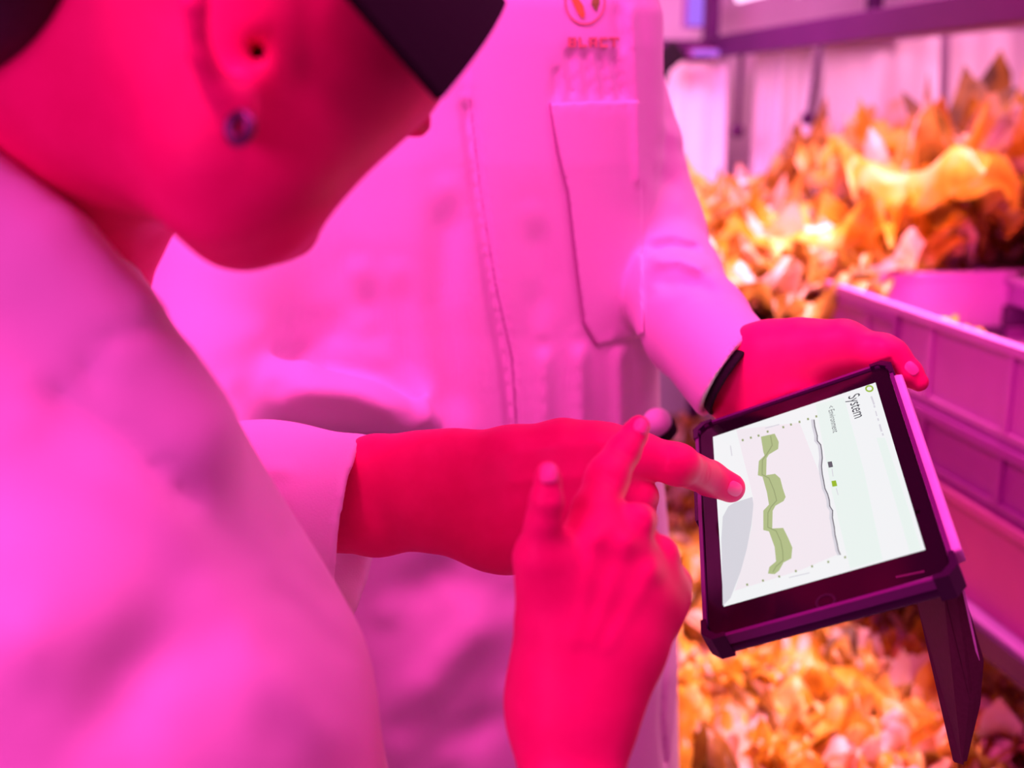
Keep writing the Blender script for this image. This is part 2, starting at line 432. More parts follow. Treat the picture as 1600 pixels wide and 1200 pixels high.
# left hand gripping the far short edge of the tablet
def tc(u, v, n, r):          # chain point from tablet coordinates -> (px,py,d,rpx)
    p = tabC(u, v, n); d = -p[2]; x, y = proj(p[None])[0]
    return (x, y, d, r * F / d)
LH = [
    [(1128, 560, .835, 44), (1160, 575, .815, 54), (1215, 568, .795, 58)],
    [(1132, 585, .830, 44), (1160, 604, .810, 52), (1210, 606, .795, 52)],
    [(1200, 560, .795, 55), (1262, 556, .782, 52), (1312, 546, .772, 42)],
    [(1190, 600, .800, 55), (1250, 602, .798, 50), tc(.00, .100, -.022, .018)],
    [(1150, 605, .812, 46), (1190, 618, .808, 46), tc(-.03, .098, -.026, .017)],
]
thumb2 = [(1262, 554, .782, 48), (1318, 545, .768, 38), (1376, 553, .752, 30), (1392, 560, .749, 29.5), (1420, 583, .744, 22), (1436, 597, .741, 15)]
curlL = [[tc(.01 - .022 * i, .103, -.022, .013), tc(.012 - .022 * i, .075, -.030, .0105), tc(.022 - .022 * i, .045, -.026, .009), tc(.026 - .022 * i, .025, -.022, .008)] for i in range(4)]
def lh_fn():
    palm = build_union([(seg_fn(c), .018) for c in LH]); th = seg_fn(thumb2); cs = [seg_fn(c) for c in curlL]
    def fn(X):
        d = palm(X); d = smin(d, th(X), .012)
        for c in cs: d = smin(d, c(X), .005)
        U = proj(X)
        d = d - .0018 * np.exp(-(((U[:, 0] - 1385) ** 2 + (U[:, 1] - 540) ** 2) / 18 ** 2))
        # the palm gives way to the case
        q = X - TO; u = q @ TU; v = q @ TV; n = q @ TN
        slab = np.maximum(np.maximum(np.abs(u) - .0715, np.abs(v + .002) - .1065), np.abs(n + .006) - .0068)
        return smax(d, -slab, .002)
    return fn
f_lh = lh_fn()
lo, hi = bounds(LH + [thumb2] + curlL)
p_lh = surface(f_lh, lo, hi, .0014)
# dark inner cuff between the sleeve and the wrist
cu_o = seg_fn([(1110, 540, .87, 62), (1180, 622, .78, 73)])
def cuffn(X):
    a = smax(cu_o(X), (X - (pL + nL * .007)) @ nL, .002)
    a = smax(a, -((X - (pL - nL * .02)) @ nL), .002)
    return smax(a, -(cu_o(X) + .004), .001)
cc = C(1145, 580, .81); v, q = surface(cuffn, cc - .07, cc + .07, .0018); mesh_obj('inner_cuff', v, q, M_black, base2)
# feet/ankles inside the shoes
leg2 = build_union([(wfn([(*L2(s * .09, 0, .82), .08), (*L2(s * .10, 0, .45), .05), (*L2(s * .11, .01, .08), .036), (*L2(s * .12, -.10, .045), .032)]), .01) for s in (-1, 1)])
lo, hi = wbox((ctr2[0] - .28, ctr2[1] - .25, .0), (ctr2[0] + .28, ctr2[1] + .15, .86))
p_leg = surface(leg2, lo, hi, .009)
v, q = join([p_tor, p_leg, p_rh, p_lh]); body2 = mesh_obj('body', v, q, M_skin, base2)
tr2 = build_union([(wfn([(*L2(s * .09, 0, .84), .105), (*L2(s * .10, 0, .48), .075), (*L2(s * .11, .01, .09), .062)]), .02) for s in (-1, 1)])
lo, hi = wbox((ctr2[0] - .3, ctr2[1] - .2, .03), (ctr2[0] + .3, ctr2[1] + .2, .97))
v, q = surface(tr2, lo, hi, .009); mesh_obj('trousers', v, q, M_trouser, base2)
for s in (-1, 1):
    a = wfn([(*L2(s * .11, .03, .048), .046), (*L2(s * .125, -.12, .04), .040), (*L2(s * .13, -.17, .036), .034)])
    def sh(X, a=a): return smax(a(X), .001 - (X @ R3.T + CAM)[:, 2], .004)
    lo, hi = wbox((ctr2[0] - .3, ctr2[1] - .3, .0), (ctr2[0] + .3, ctr2[1] + .2, .12)); lo -= .01; hi += .01
    v, q = surface(sh, lo, hi, .007); mesh_obj('shoe', v, q, M_black, base2)
hr2 = build_union([(wfn([(*L2(0, .035, 1.745), .094), (*L2(0, .0, 1.765), .086)]), 0), (wfn([(*L2(0, .05, 1.70), .088), (*L2(0, .055, 1.64), .07)]), .02)])
lo, hi = wbox((ctr2[0] - .15, ctr2[1] - .15, 1.54), (ctr2[0] + .15, ctr2[1] + .2, 1.9))
v, q = surface(hr2, lo, hi, .006); mesh_obj('hair', v, q, M_hair, base2)

def nail(fn, px, py, ang, lw, ww, parent, m=M_nail, tilt=(0, 0)):
    """a fingernail plate lying on the finger surface, centred on what the ray (px,py) meets"""
    d = ray_hit(fn, px, py, .3, 1.2)
    if d is None: return
    c = C(px, py, d); e = .0008
    g = np.array([fn((c + dx)[None])[0] - fn((c - dx)[None])[0] for dx in np.eye(3) * e]); n = g / np.linalg.norm(g)
    a = np.array([math.cos(ang), -math.sin(ang), 0]); a = a - n * (a @ n); a /= np.linalg.norm(a); b = np.cross(n, a)
    vs, fs = [], []
    N, K = 12, 24
    for i in range(N + 1):
        r = i / N
        for j in range(K):
            t = 2 * math.pi * j / K
            ca, sa = math.cos(t), math.sin(t); sq = (abs(ca) ** 3 + abs(sa) ** 3) ** (-1 / 3)
            x = r * ca * sq * lw; y = r * sa * sq * ww
            z = .0006 - (y * y) / (2 * ww * 1.25) - .15 * x * x / lw + (.0 if i < N else -.0012)
            vs.append(c + a * x + b * y + n * z)
    for i in range(N):
        for j in range(K):
            fs.append((i * K + j, i * K + (j + 1) % K, (i + 1) * K + (j + 1) % K, (i + 1) * K + j))
    mesh_obj('fingernail', W(np.array(vs)), fs, m, parent)
nail(f_rh, 1149, 764, .45, .0055, .0048, base2)
nail(f_lh, 1424, 574, .85, .0060, .0042, base2)

# cuffs, pocket, prints on the coat of person 2
def patch(name, poly, fn, thick, h, m, parent, dlo, dhi, grow=0):
    poly = pline(poly)
    def inside(U):
        x, y = U[:, 0], U[:, 1]; ins = np.zeros(len(U), bool); n = len(poly)
        for i in range(n):
            a, b = poly[i], poly[(i + 1) % n]
            c = ((a[1] > y) != (b[1] > y))
            ins ^= c & (x < (b[0] - a[0]) * (y - a[1]) / (b[1] - a[1] + 1e-12) + a[0])
        return ins
    cl = np.vstack([poly, poly[:1]])
    def f(X):
        U = proj(X); s = pdist(U, cl) * (dlo + dhi) / 2 / F; s = np.where(inside(U), -s, s)
        dd = fn(X)
        return np.maximum(smax(s, dd - thick, .0015), -dd - .004)
    P8 = np.array([C(p[0], p[1], d) for p in poly for d in (dlo, dhi)])
    v, q = surface(f, P8.min(0) - .006, P8.max(0) + .006, h)
    lab = np.arange(len(v)); e = np.concatenate([q[:, [0, 1]], q[:, [1, 2]], q[:, [2, 3]]])
    for _ in range(2000):
        old = lab.copy(); mn = np.minimum(lab[e[:, 0]], lab[e[:, 1]])
        np.minimum.at(lab, e[:, 0], mn); np.minimum.at(lab, e[:, 1], mn); lab = lab[lab]
        if (lab == old).all(): break
    u_, c_ = np.unique(lab, return_counts=True); keep = lab == u_[c_.argmax()]
    q = q[keep[q[:, 0]]]; ix_ = np.cumsum(keep) - 1; v = v[keep]; q = ix_[q]
    return mesh_obj(name, v, q, m, parent)
patch('pocket', [(856, 162), (930, 158), (999, 157), (1003, 300), (1006, 525), (934, 541), (912, 505), (900, 420), (886, 300)], coat2, .0028, .0022, M_coat, coat_o, .86, 1.10)
patch('stitching', [(857, 160), (861, 160), (872, 235), (890, 300), (904, 420), (915, 503), (936, 541), (932, 541), (910, 505), (898, 420), (884, 300), (868, 236)], coat2, .0034, .0011, M_seam_shade, coat_o, .86, 1.06)
patch('placket_shadow', [(733, 150), (735, 150), (752, 300), (777, 450), (802, 560), (809, 668), (805, 668), (798, 560), (773, 450), (749, 300)], coat2, .0012, .0011, M_seam_shade, coat_o, .86, 1.06)  # thin dark strip painting the shadow line along the placket edge

def surf_pts(fn, pts, lift, d0=.85):
    out = []
    for x, y in pts:
        d = ray_hit(fn, x, y, d0, 1.3)
        out.append(C(x, y, (d or 1.0) - lift))
    return out
def decal(name, polys, fn, lift, m, parent, th=.0006):
    vs, fs = [], []
    for poly in polys:
        p = surf_pts(fn, poly, lift); n = len(p); k = len(vs)
        vs += p; vs += [np.array(x) * (1 + th) for x in p]
        fs.append(list(range(k, k + n)))
        fs += [(k + i, k + (i + 1) % n, k + n + (i + 1) % n, k + n + i) for i in range(n)]
    return mesh_obj(name, W(np.array(vs)), fs, m, parent, smooth=False)
ring = []
for i in range(40):
    t0, t1 = 2 * math.pi * i / 40, 2 * math.pi * (i + 1) / 40
    c = (914, 2); R_, r_ = 32, 29.5; sy = 1.15
    ring.append([(c[0] + R_ * math.cos(t0), c[1] + R_ * sy * math.sin(t0)), (c[0] + R_ * math.cos(t1), c[1] + R_ * sy * math.sin(t1)), (c[0] + r_ * math.cos(t1), c[1] + r_ * sy * math.sin(t1)), (c[0] + r_ * math.cos(t0), c[1] + r_ * sy * math.sin(t0))])
decal('emblem_ring', ring, coat2, .001, M_logo_r, coat_o)
decal('emblem_leaf', [[(888, -18), (900, -8), (911, 8), (914, 22), (911, 30), (903, 20), (894, 2)]], coat2, .0012, M_logo_o, coat_o)
decal('emblem_leaf', [[(936, -20), (937, 4), (932, 18), (924, 6), (926, -10)]], coat2, .0012, M_logo_g, coat_o)
# the blurred lettering under the emblem
def strokes(x0, x1, yt, yb, glyphs):
    out = []; w = (x1 - x0) / len(glyphs)
    S = {'I': [(.35, 0, .65, 1)], 'L': [(.1, 0, .35, 1), (.1, .75, .9, 1)], 'A': [(.1, .1, .35, 1), (.65, .1, .9, 1), (.1, 0, .9, .25), (.1, .5, .9, .7)],
         'C': [(.1, 0, .35, 1), (.1, 0, .9, .25), (.1, .75, .9, 1)], 'T': [(0, 0, 1, .25), (.37, 0, .63, 1)], 'N': [(.1, 0, .35, 1), (.65, 0, .9, 1), (.3, .3, .7, .6)],
         'B': [(.1, 0, .35, 1), (.65, .1, .9, .9), (.1, 0, .85, .2), (.1, .4, .85, .6), (.1, .8, .85, 1)]}
    for i, g in enumerate(glyphs):
        for a, b, c, d in S[g]:
            X0 = x0 + (i + a) * w; X1 = x0 + (i + c * .98) * w; Y0 = yt + b * (yb - yt); Y1 = yt + d * (yb - yt)
            out.append([(X0, Y0), (X1, Y0), (X1, Y1), (X0, Y1)])
    return out
decal('coat_lettering', strokes(886, 968, 58, 74, 'BLACT'), coat2, .001, M_logo_r, coat_o)

# ================================================================== PERSON IN THE FOREGROUND (bent over, seen past the right ear)
FOLD1 = [
    ([(50, 585), (130, 650), (230, 725), (330, 800)], 22, -.0065),
    ([(300, 506), (210, 512), (150, 540), (134, 580), (165, 625)], 15, -.0045),
    ([(90, 660), (250, 800), (370, 940), (430, 1160)], 50, .006),
    ([(150, 1220), (200, 1060), (330, 940)], 60, -.009),
    ([(430, 800), (460, 880), (540, 960)], 16, -.004), ([(400, 900), (480, 960), (560, 1050)], 20, -.004),
    ([(20, 900), (60, 1100)], 50, .005), ([(0, 640), (60, 700)], 40, .004),
    ([(420, 1000), (470, 1100), (560, 1200)], 30, .004), ([(548, 985), (545, 1010)], 9, .003),
    ([(-60, 215), (100, 322), (245, 480)], 9, .003),
]
ff1 = folds_fn(FOLD1)
c1 = seg_fn([(-70, 600, .50, 330), (30, 850, .50, 352), (150, 1160, .50, 405), (200, 1500, .55, 430), (240, 1900, .66, 400)])
c1b = seg_fn([(-420, 560, .56, 300), (-300, 1200, .60, 400), (0, 2100, .74, 400)])
sh1 = seg_fn([(40, 1000, .44, 270), (380, 1720, .50, 250), (700, 1760, .505, 160)])
p_line = [(-10, 250), (120, 330), (245, 472), (335, 625), (440, 790), (505, 900), (552, 990), (585, 1070), (602, 1135), (625, 1210), (690, 1400)]
colr = seg_fn([(-110, 237, .43, 54), (-38, 309, .43, 54), (80, 389, .43, 54), (202, 524, .435, 54), (290, 664, .445, 54)])
def coat1(X):
    d = smin(c1(X), c1b(X), .08); d = smin(d, colr(X), .055); d = smin(d, sh1(X), .02)
    return d + ff1(X) * -.75 * (X[:, 2] > -.52)
foot1 = P(-120, 700, .66)
base1 = empty('person', (foot1[0], foot1[1], 0), 'person in a white lab coat and black peaked cap, bending forward raising one index finger', 'person')
pts = np.array([C(-800, 2400, .9), C(720, 100, .9), C(-400, 0, .35), C(900, 1900, .5), C(-500, 100, .7), C(0, 0, .28)])
v, q = surface(coat1, (-.62, -.78, -.86), (.12, .28, -.27), .0048)
coat1_o = mesh_obj('lab_coat', v, q, M_coat, base1)
d = ray_hit(coat1, 566, 1068, .3, .9)
# head
H1 = [
    (seg_fn([(300, -190, .45, 290), (420, -240, .47, 270)]), 0),
    (seg_fn([(410, 205, .43, 152), (545, 70, .46, 160)]), .05),
    (seg_fn([(345, 290, .42, 85), (372, 345, .44, 64), (425, 348, .47, 62), (458, 366, .48, 36)]), .035),
    (seg_fn([(320, 60, .445, 190), (455, -70, .47, 200)]), .05),
    (seg_fn([(585, 150, .49, 52), (622, 172, .50, 36), (650, 190, .505, 26)]), .012),
    (seg_fn([(190, 130, .46, 200), (95, 290, .52, 165), (60, 440, .57, 165)]), .03),
    # ear
    (seg_fn([(415, -70, .375, 18), (375, -110, .365, 20), (325, -75, .358, 22), (306, 10, .356, 24), (316, 90, .362, 24), (345, 155, .370, 25), (368, 190, .374, 26), (372, 203, .376, 22)]), .006),
    (ell_fn(372, 40, .392, (.020, .036, .010)), .008),
    (seg_fn([(412, 55, .375, 14), (416, 92, .377, 12)]), .005),
    (seg_fn([(372, 150, .375, 34), (372, 178, .377, 30)]), .008),
    (seg_fn([(392, 42, .362, 17), (400, 78, .366, 17), (402, 84, .42, 14)]), .005, 's'),
    (seg_fn([(352, -20, .358, 15), (350, 60, .362, 13), (368, 110, .366, 10)]), .006, 's'),
    (seg_fn([(322, 190, .375, 8), (345, 260, .377, 7), (352, 290, .385, 6)]), .008, 's'),
]
f_h1 = build_union(H1)
p_h1 = surface(f_h1, C(-260, 700, .60) * [1, 1, 1] - [0, 0, .03], (.05, .30, -.30), .0032)
# hand with raised index finger
RH1 = [
    [(868, 1500, .50, 60), (866, 1250, .50, 52), (868, 1090, .52, 50)],
    [(924, 1500, .50, 60), (924, 1250, .50, 51), (916, 1100, .52, 50)],
    [(876, 1120, .52, 50), (894, 1000, .525, 52), (905, 905, .525, 52), (930, 845, .525, 44)],
    [(897, 1110, .52, 54), (925, 1000, .525, 58), (958, 920, .528, 48), (975, 862, .532, 36)],
    [(914, 1100, .52, 50), (955, 1000, .53, 56), (1000, 930, .54, 44), (1018, 900, .545, 35)],
    [(918, 1080, .525, 46), (975, 1000, .54, 48), (1020, 955, .555, 42), (1038, 932, .56, 38)],
    [(876, 1080, .52, 48), (864, 970, .515, 40), (852, 880, .510, 36)],
]
thumb1 = [(856, 960, .515, 38), (842, 868, .508, 37), (849, 815, .502, 28), (854, 782, .499, 27), (856, 748, .499, 21), (856, 738, .500, 18)]
index1 = [(926, 850, .525, 44), (930, 800, .530, 38), (946, 752, .541, 33), (950, 742, .543, 32.5), (974, 704, .553, 27), (990, 680, .558, 21), (998, 667, .561, 18.5)]
curl1 = [
    [(972, 862, .532, 38), (992, 816, .530, 29), (1002, 812, .545, 24), (1002, 850, .572, 22), (975, 880, .575, 20)],
    [(1015, 900, .545, 36), (1030, 868, .548, 30), (1034, 874, .565, 27), (1022, 905, .590, 22), (990, 920, .59, 19)],
    [(1036, 935, .56, 40), (1050, 912, .568, 30), (1050, 940, .59, 22), (1020, 950, .60, 19)],
]
def rh1_fn():
    palm = build_union([(seg_fn(c), .026) for c in RH1]); th = seg_fn(thumb1); ix = seg_fn(index1); cs = [seg_fn(c) for c in curl1]
    def fn(X):
        d = palm(X); d = smin(d, th(X), .009); d = smin(d, ix(X), .007)
        for c in cs: d = smin(d, c(X), .0045)
        U = proj(X); m = X[:, 2] > -.56
        add = 0
        for p in ([(900, 1000), (930, 850)], [(925, 1000), (975, 870)], [(950, 1010), (1015, 905)]):
            add = add + .0006 * np.exp(-(pdist(U, pline(p)) / 12) ** 2)
        for x, y in ((932, 838), (980, 850), (1022, 890)):
            add = add + .0018 * np.exp(-(((U[:, 0] - x) ** 2 + (U[:, 1] - y) ** 2) / 18 ** 2))
        for x0, y0, x1, y1 in ((930, 740, 955, 758), (936, 733, 960, 750), (965, 700, 985, 712), (845, 778, 866, 778), (990, 803, 1006, 815)):
            add = add - .0008 * np.exp(-(pdist(U, pline([(x0, y0), (x1, y1)])) / 3) ** 2)
        return d - add * m
    return fn
f_rh1 = rh1_fn()
lo, hi = bounds(RH1 + [thumb1, index1] + curl1)
p_rh1 = surface(f_rh1, lo, hi, .0013)
# hidden rest of the body: upper arm, trunk, legs down to the floor
def G(x, y, z): return tuple(np.array([foot1[0], foot1[1], 0]) + XR * x + YF * y + np.array([0, 0, z]))
tr = toC(np.array(G(0, 0, .80)))
f_b1 = build_union([
    (seg_fn([(-60, 620, .56, 190), (60, 1100, .56, 230), (150, 1700, .62, 260)]), 0),
    (seg_fn([(60, 700, .47, 80), (480, 1760, .50, 80), (700, 1700, .50, 76), (895, 1420, .50, 84)]), .02),
    (seg_fn([(-320, 700, .60, 80), (-360, 1500, .62, 80), (-200, 1900, .60, 70)]), .02)])
p_b1 = surface(f_b1, (-.5, -.62, -.80), (.10, .10, -.36), .009)
leg1 = build_union([(wfn([(*G(s * .09 , 0, .75), .08), (*G(s * .10, 0, .42), .052), (*G(s * .10, 0, .08), .036), (*G(s * .10, .12, .045), .030)]), .01) for s in (-1, 1)])
lo, hi = wbox((foot1[0] - .28, foot1[1] - .2, .0), (foot1[0] + .28, foot1[1] + .3, .84))
p_l1 = surface(leg1, lo, hi, .009)
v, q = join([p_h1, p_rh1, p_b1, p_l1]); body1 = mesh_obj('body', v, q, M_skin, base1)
tr1 = build_union([(wfn([(*G(s * .09, 0, .74), .11), (*G(s * .10, 0, .46), .075), (*G(s * .10, 0, .09), .060)]), .02) for s in (-1, 1)])
lo, hi = wbox((foot1[0] - .32, foot1[1] - .25, .03), (foot1[0] + .32, foot1[1] + .25, 1.0))
v, q = surface(tr1, lo, hi, .009); mesh_obj('trousers', v, q, M_trouser, base1)
for s in (-1, 1):
    a = wfn([(*G(s * .10, -.02, .048), .046), (*G(s * .10, .13, .04), .040), (*G(s * .10, .18, .036), .034)])
    def sh(X, a=a): return smax(a(X), .001 - (X @ R3.T + CAM)[:, 2], .004)
    lo, hi = wbox((foot1[0] - .3, foot1[1] - .2, .0), (foot1[0] + .3, foot1[1] + .3, .12)); lo -= .01; hi += .01
    v, q = surface(sh, lo, hi, .007); mesh_obj('shoe', v, q, M_black, base1)
f_hr = build_union([(seg_fn([(-40, -150, .41, 255), (150, -330, .44, 280), (420, -420, .50, 240)]), 0)])
v, q = surface(f_hr, (-.36, .06, -.60), (.10, .42, -.27), .006); hair1 = mesh_obj('hair', v, q, M_hair, base1)
# cap with peak
f_cap = build_union([(seg_fn([(300, -330, .46, 290), (470, -340, .50, 290)]), 0)])
v, q = surface(f_cap, (-.30, .13, -.70), (.07, .42, -.28), .006); cap = mesh_obj('cap', v, q, M_black, base1)
def plate(name, pts, th, m, parent, bulge=0.0, nseg=10):
    """curved plate: pts = 4 corners in camera space (a,b,c,d), bilinear, bulged along its normal"""
    a, b, c, d = [np.array(p) for p in pts]; n = np.cross(b - a, d - a); n /= np.linalg.norm(n)
    vs, fs = [], []; N = nseg + 1
    for side in (0, 1):
        for i in range(N):
            for j in range(N):
                s, t = i / nseg, j / nseg
                p = a * (1 - s) * (1 - t) + b * s * (1 - t) + c * s * t + d * (1 - s) * t
                vs.append(p + n * (bulge * 4 * t * (1 - t) * 1.0 + side * th))
    idx = lambda k, i, j: k * N * N + i * N + j
    for i in range(nseg):
        for j in range(nseg):
            fs.append((idx(0, i, j), idx(0, i, j + 1), idx(0, i + 1, j + 1), idx(0, i + 1, j)))
            fs.append((idx(1, i, j), idx(1, i + 1, j), idx(1, i + 1, j + 1), idx(1, i, j + 1)))
    for i in range(nseg):
        for (p, q_) in (((i, 0), (i + 1, 0)), ((i + 1, nseg), (i, nseg)), ((0, i + 1), (0, i)), ((nseg, i), (nseg, i + 1))):
            fs.append((idx(0, *p), idx(0, *q_), idx(1, *q_), idx(1, *p)))
    return mesh_obj(name, W(np.array(vs)), fs, m, parent, smooth=False)
plate('cap_peak', [C(505, -40, .372), C(681, 158, .415), C(780, 10, .49), C(640, -190, .45)], .004, M_black, cap, .004)
# earring: small hoop with a bead
vs, fs = [], []
ec = C(374, 200, .366)
for i in range(28):
    t = 2 * math.pi * i / 28
    for j in range(10):
        s = 2 * math.pi * j / 10; R_, r_ = .0042, .0020
        vs.append(ec + np.array([(R_ + r_ * math.cos(s)) * math.cos(t), (R_ + r_ * math.cos(s)) * math.sin(t) * 1.05, r_ * math.sin(s) + .003 * math.cos(t)]))
for i in range(28):
    for j in range(10): fs.append((i * 10 + j, ((i + 1) % 28) * 10 + j, ((i + 1) % 28) * 10 + (j + 1) % 10, i * 10 + (j + 1) % 10))
er = mesh_obj('earring', W(np.array(vs)), fs, M_metal, base1); er['label'] = 'small silver hoop earring'
nail(f_rh1, 858, 737, -1.5, .0052, .0042, base1)
nail(f_rh1, 1004, 664, -.95, .0052, .0040, base1)
# ================================================================== TABLET
tabR = Matrix([[*(R3 @ TU)], [*(R3 @ TV)], [*(R3 @ TN)]]).transposed()
tab_root = empty('tablet', tuple(W(TO)), 'small tablet in a dark purple case showing a white system chart screen', 'tablet')
tab_root.rotation_euler = tabR.to_euler()
def rrect(w, h, r, n=8, cx=0, cy=0):
    out = []
    for sx, sy, a0 in ((1, 1, 0), (-1, 1, 90), (-1, -1, 180), (1, -1, 270)):
        for i in range(n + 1):
            a = math.radians(a0 + 90 * i / n)
            out.append((cx + sx * (w / 2 - r) + r * math.cos(a), cy + sy * (h / 2 - r) + r * math.sin(a)))
    return out
def slab(name, outline, z0, z1, m, parent, bev=0.0, smooth=False):
    bm = bmesh.new()
    vs = [bm.verts.new((x, y, z0)) for x, y in outline]; f = bm.faces.new(vs)
    r = bmesh.ops.extrude_face_region(bm, geom=[f]); nv = [g for g in r['geom'] if isinstance(g, bmesh.types.BMVert)]
    for x in nv: x.co.z = z1
    if bev:
        bm.normal_update()
        ed = [e for e in bm.edges if abs(e.verts[0].co.z - e.verts[1].co.z) < 1e-7 and len(e.link_faces) == 2 and abs(e.calc_face_angle(0)) > 1.2]
        bmesh.ops.bevel(bm, geom=ed, offset=bev, segments=3, affect='EDGES', profile=.5)
    return bm_obj(name, bm, m, parent, smooth, local=True)
def ring_slab(name, outer, inner, z0, z1, m, parent):
    n = len(outer); vs = [(x, y, z0) for x, y in outer] + [(x, y, z0) for x, y in inner] + [(x, y, z1) for x, y in outer] + [(x, y, z1) for x, y in inner]
    fs = []
    for i in range(n):
        j = (i + 1) % n
        fs += [(i, j, 2 * n + j, 2 * n + i), (n + i, 3 * n + i, 3 * n + j, n + j), (2 * n + i, 2 * n + j, 3 * n + j, 3 * n + i), (i, n + i, n + j, j)]
    return mesh_obj(name, vs, fs, m, parent, smooth=False, local=True)
CW, CH, CY = .1400, .2105, -.0030
slab('case', rrect(CW, CH, .011, cy=CY), -.0135, -.0050, M_case, tab_root, .003, True)
ring_slab('case_rim', rrect(CW, CH, .011, cy=CY), rrect(CW - .0048, CH - .0048, .009, cy=CY), -.0052, .0016, M_caseedge, tab_root)
for sx, sy in ((-1, -1), (1, -1), (-1, 1), (1, 1)):
    bm = bmesh.new()
    x1 = sx * (CW / 2 + .0010); y1 = CY + sy * (CH / 2 + .0008)
    pts_ = [(0, 0), (.014, 0), (.014, .0032), (.009, .0034), (.0038, .0085), (.0032, .017), (0, .017)]
    pl = [(x1 - sx * a, y1 - sy * b) for a, b in pts_]
    if sx * sy < 0: pl = pl[::-1]
    pl = [p for p in pl]
    # corner clip with a chamfered outside corner
    q0 = (x1 - sx * .006, y1); q1 = (x1, y1 - sy * .006)
    k = pl.index((x1, y1)); pl[k:k + 1] = [q1, q0] if (pl[k - 1][0] == x1) else [q0, q1]
    vs_ = [bm.verts.new((x, y, -.0140)) for x, y in pl]; f_ = bm.faces.new(vs_)
    r_ = bmesh.ops.extrude_face_region(bm, geom=[f_])
    for g in r_['geom']:
        if isinstance(g, bmesh.types.BMVert): g.co.z = .0026
    bm_obj('case_corner', bm, M_case, tab_root, local=True)
slab('case_grip', rrect(.0032, .040, .001, cx=-CW / 2 - .001, cy=.018), -.013, .001, M_case, tab_root)
slab('front_glass', rrect(.1345, .2040, .0085, cy=CY + .0005), -.0060, .0, M_bezel, tab_root, .0006)
# screen: the quad measured on the glass
q4 = [tab(*p) for p in ((1114, 683), (1368, 598), (1446, 859), (1131, 948))]
M_scr = emis('screen_light', (.87, .90, .91), 1.0)
M_band = emis('chart_green', (.42, .52, .24)); M_bandd = emis('chart_green_dark', (.30, .38, .17)); M_line = emis('chart_line', (.11, .12, .14))
M_soft = emis('chart_soft_and_reflection', (.66, .66, .72)); M_soft2 = emis('chart_tint', (.80, .90, .86)); M_txt = emis('screen_text', (.02, .04, .05)); M_grn = emis('screen_green', (.30, .50, .02)); M_pale = emis('screen_pale', (.87, .81, .86))
scr = mesh_obj('screen', [(x, y, .0002) for x, y in q4] + [(x, y, -.0005) for x, y in q4], [(3, 2, 1, 0), (4, 5, 6, 7)] + [(i, (i + 1) % 4, 4 + (i + 1) % 4, 4 + i) for i in range(4)], M_scr, tab_root, smooth=False, local=True)
S_ = lambda x, y: (1110 + x / 3.157, 580 + y / 3.157)
def scr_poly(name, polys, m, z=.00035):
    vs, fs = [], []
    for poly in polys:
        k = len(vs); n = len(poly)
        u = [tab(*S_(*p)) for p in poly]
        vs += [(a, b, z) for a, b in u]; vs += [(a, b, z - .0001) for a, b in u]
        fs.append(list(range(k, k + n))); fs += [(k + i, k + n + i, k + n + (i + 1) % n, k + (i + 1) % n) for i in range(n)]
    o = mesh_obj(name, vs, fs, m, scr, smooth=False, local=True)
    return o
def poly_line(pts, w):
    out = []
    for (x0, y0), (x1, y1) in zip(pts[:-1], pts[1:]):
        dx, dy = x1 - x0, y1 - y0; L = math.hypot(dx, dy); nx, ny = -dy / L * w / 2, dx / L * w / 2; ex, ey = dx / L * w * .2, dy / L * w * .2
        out.append([(x0 - ex + nx, y0 - ey + ny), (x1 + ex + nx, y1 + ey + ny), (x1 + ex - nx, y1 + ey - ny), (x0 - ex - nx, y0 - ey - ny)])
    return out
scr_poly('chart_background', [[(128, 290), (440, 255), (560, 560), (640, 900), (440, 985), (120, 1085), (150, 990), (205, 770), (212, 625)]], M_pale, .00028)
scr_poly('screen_tint', [[(520, 165), (660, 130), (760, 500), (850, 930), (690, 975), (600, 600)]], M_soft2, .00028)
scr_poly('screen_tint', [[(820, 330), (862, 330), (985, 700), (1040, 880), (985, 897), (900, 600)]], M_soft2, .00028)
scr_poly('hand_reflection', [[(208, 622), (120, 650), (90, 668), (62, 720), (55, 830), (62, 1158), (100, 1120), (150, 990), (180, 880), (203, 760), (213, 660)]], M_soft, .00032)  # grey patch painting the hand's reflection on the glass
bl = [(250, 325), (262, 400), (268, 418), (240, 445), (235, 515), (258, 522), (280, 600), (290, 660), (262, 690), (262, 785), (290, 792), (318, 870), (325, 940), (292, 968), (285, 1000), (318, 1003)]
br = [(318, 310), (338, 350), (335, 385), (290, 412), (278, 430), (276, 515), (320, 508), (345, 530), (358, 580), (372, 622), (362, 642), (322, 665), (308, 690), (306, 778), (360, 775), (385, 825), (405, 872), (400, 925), (362, 945), (340, 985)]
mid = [(298, 322), (306, 368), (280, 410), (258, 440), (256, 512), (290, 530), (315, 590), (328, 640), (300, 672), (285, 700), (284, 772), (325, 790), (348, 840), (358, 890), (360, 935), (325, 965), (310, 992)]
vsb = bl + br[::-1]
scr_poly('chart_band', [vsb], M_band, .00036)
scr_poly('chart_band_line', poly_line(mid, 5), M_bandd, .00042)
dk = [(512, 242), (516, 275), (528, 320), (528, 345), (545, 365), (550, 395), (553, 430), (549, 470), (553, 510), (560, 545), (566, 580), (580, 610), (588, 640), (590, 668), (604, 690), (603, 725), (612, 770), (616, 810), (626, 850), (632, 885), (642, 907)]
scr_poly('chart_trace_shadow', poly_line([(a - 9, b) for a, b in dk], 12), M_soft, .00034)
scr_poly('chart_trace', poly_line(dk, 5), M_line, .00042)
scr_poly('legend_mark', [[(579, 450), (600, 447), (606, 474), (585, 478)]], M_line, .00042)
scr_poly('legend_mark', [[(598, 544), (620, 541), (627, 568), (603, 572)]], M_grn, .00042)
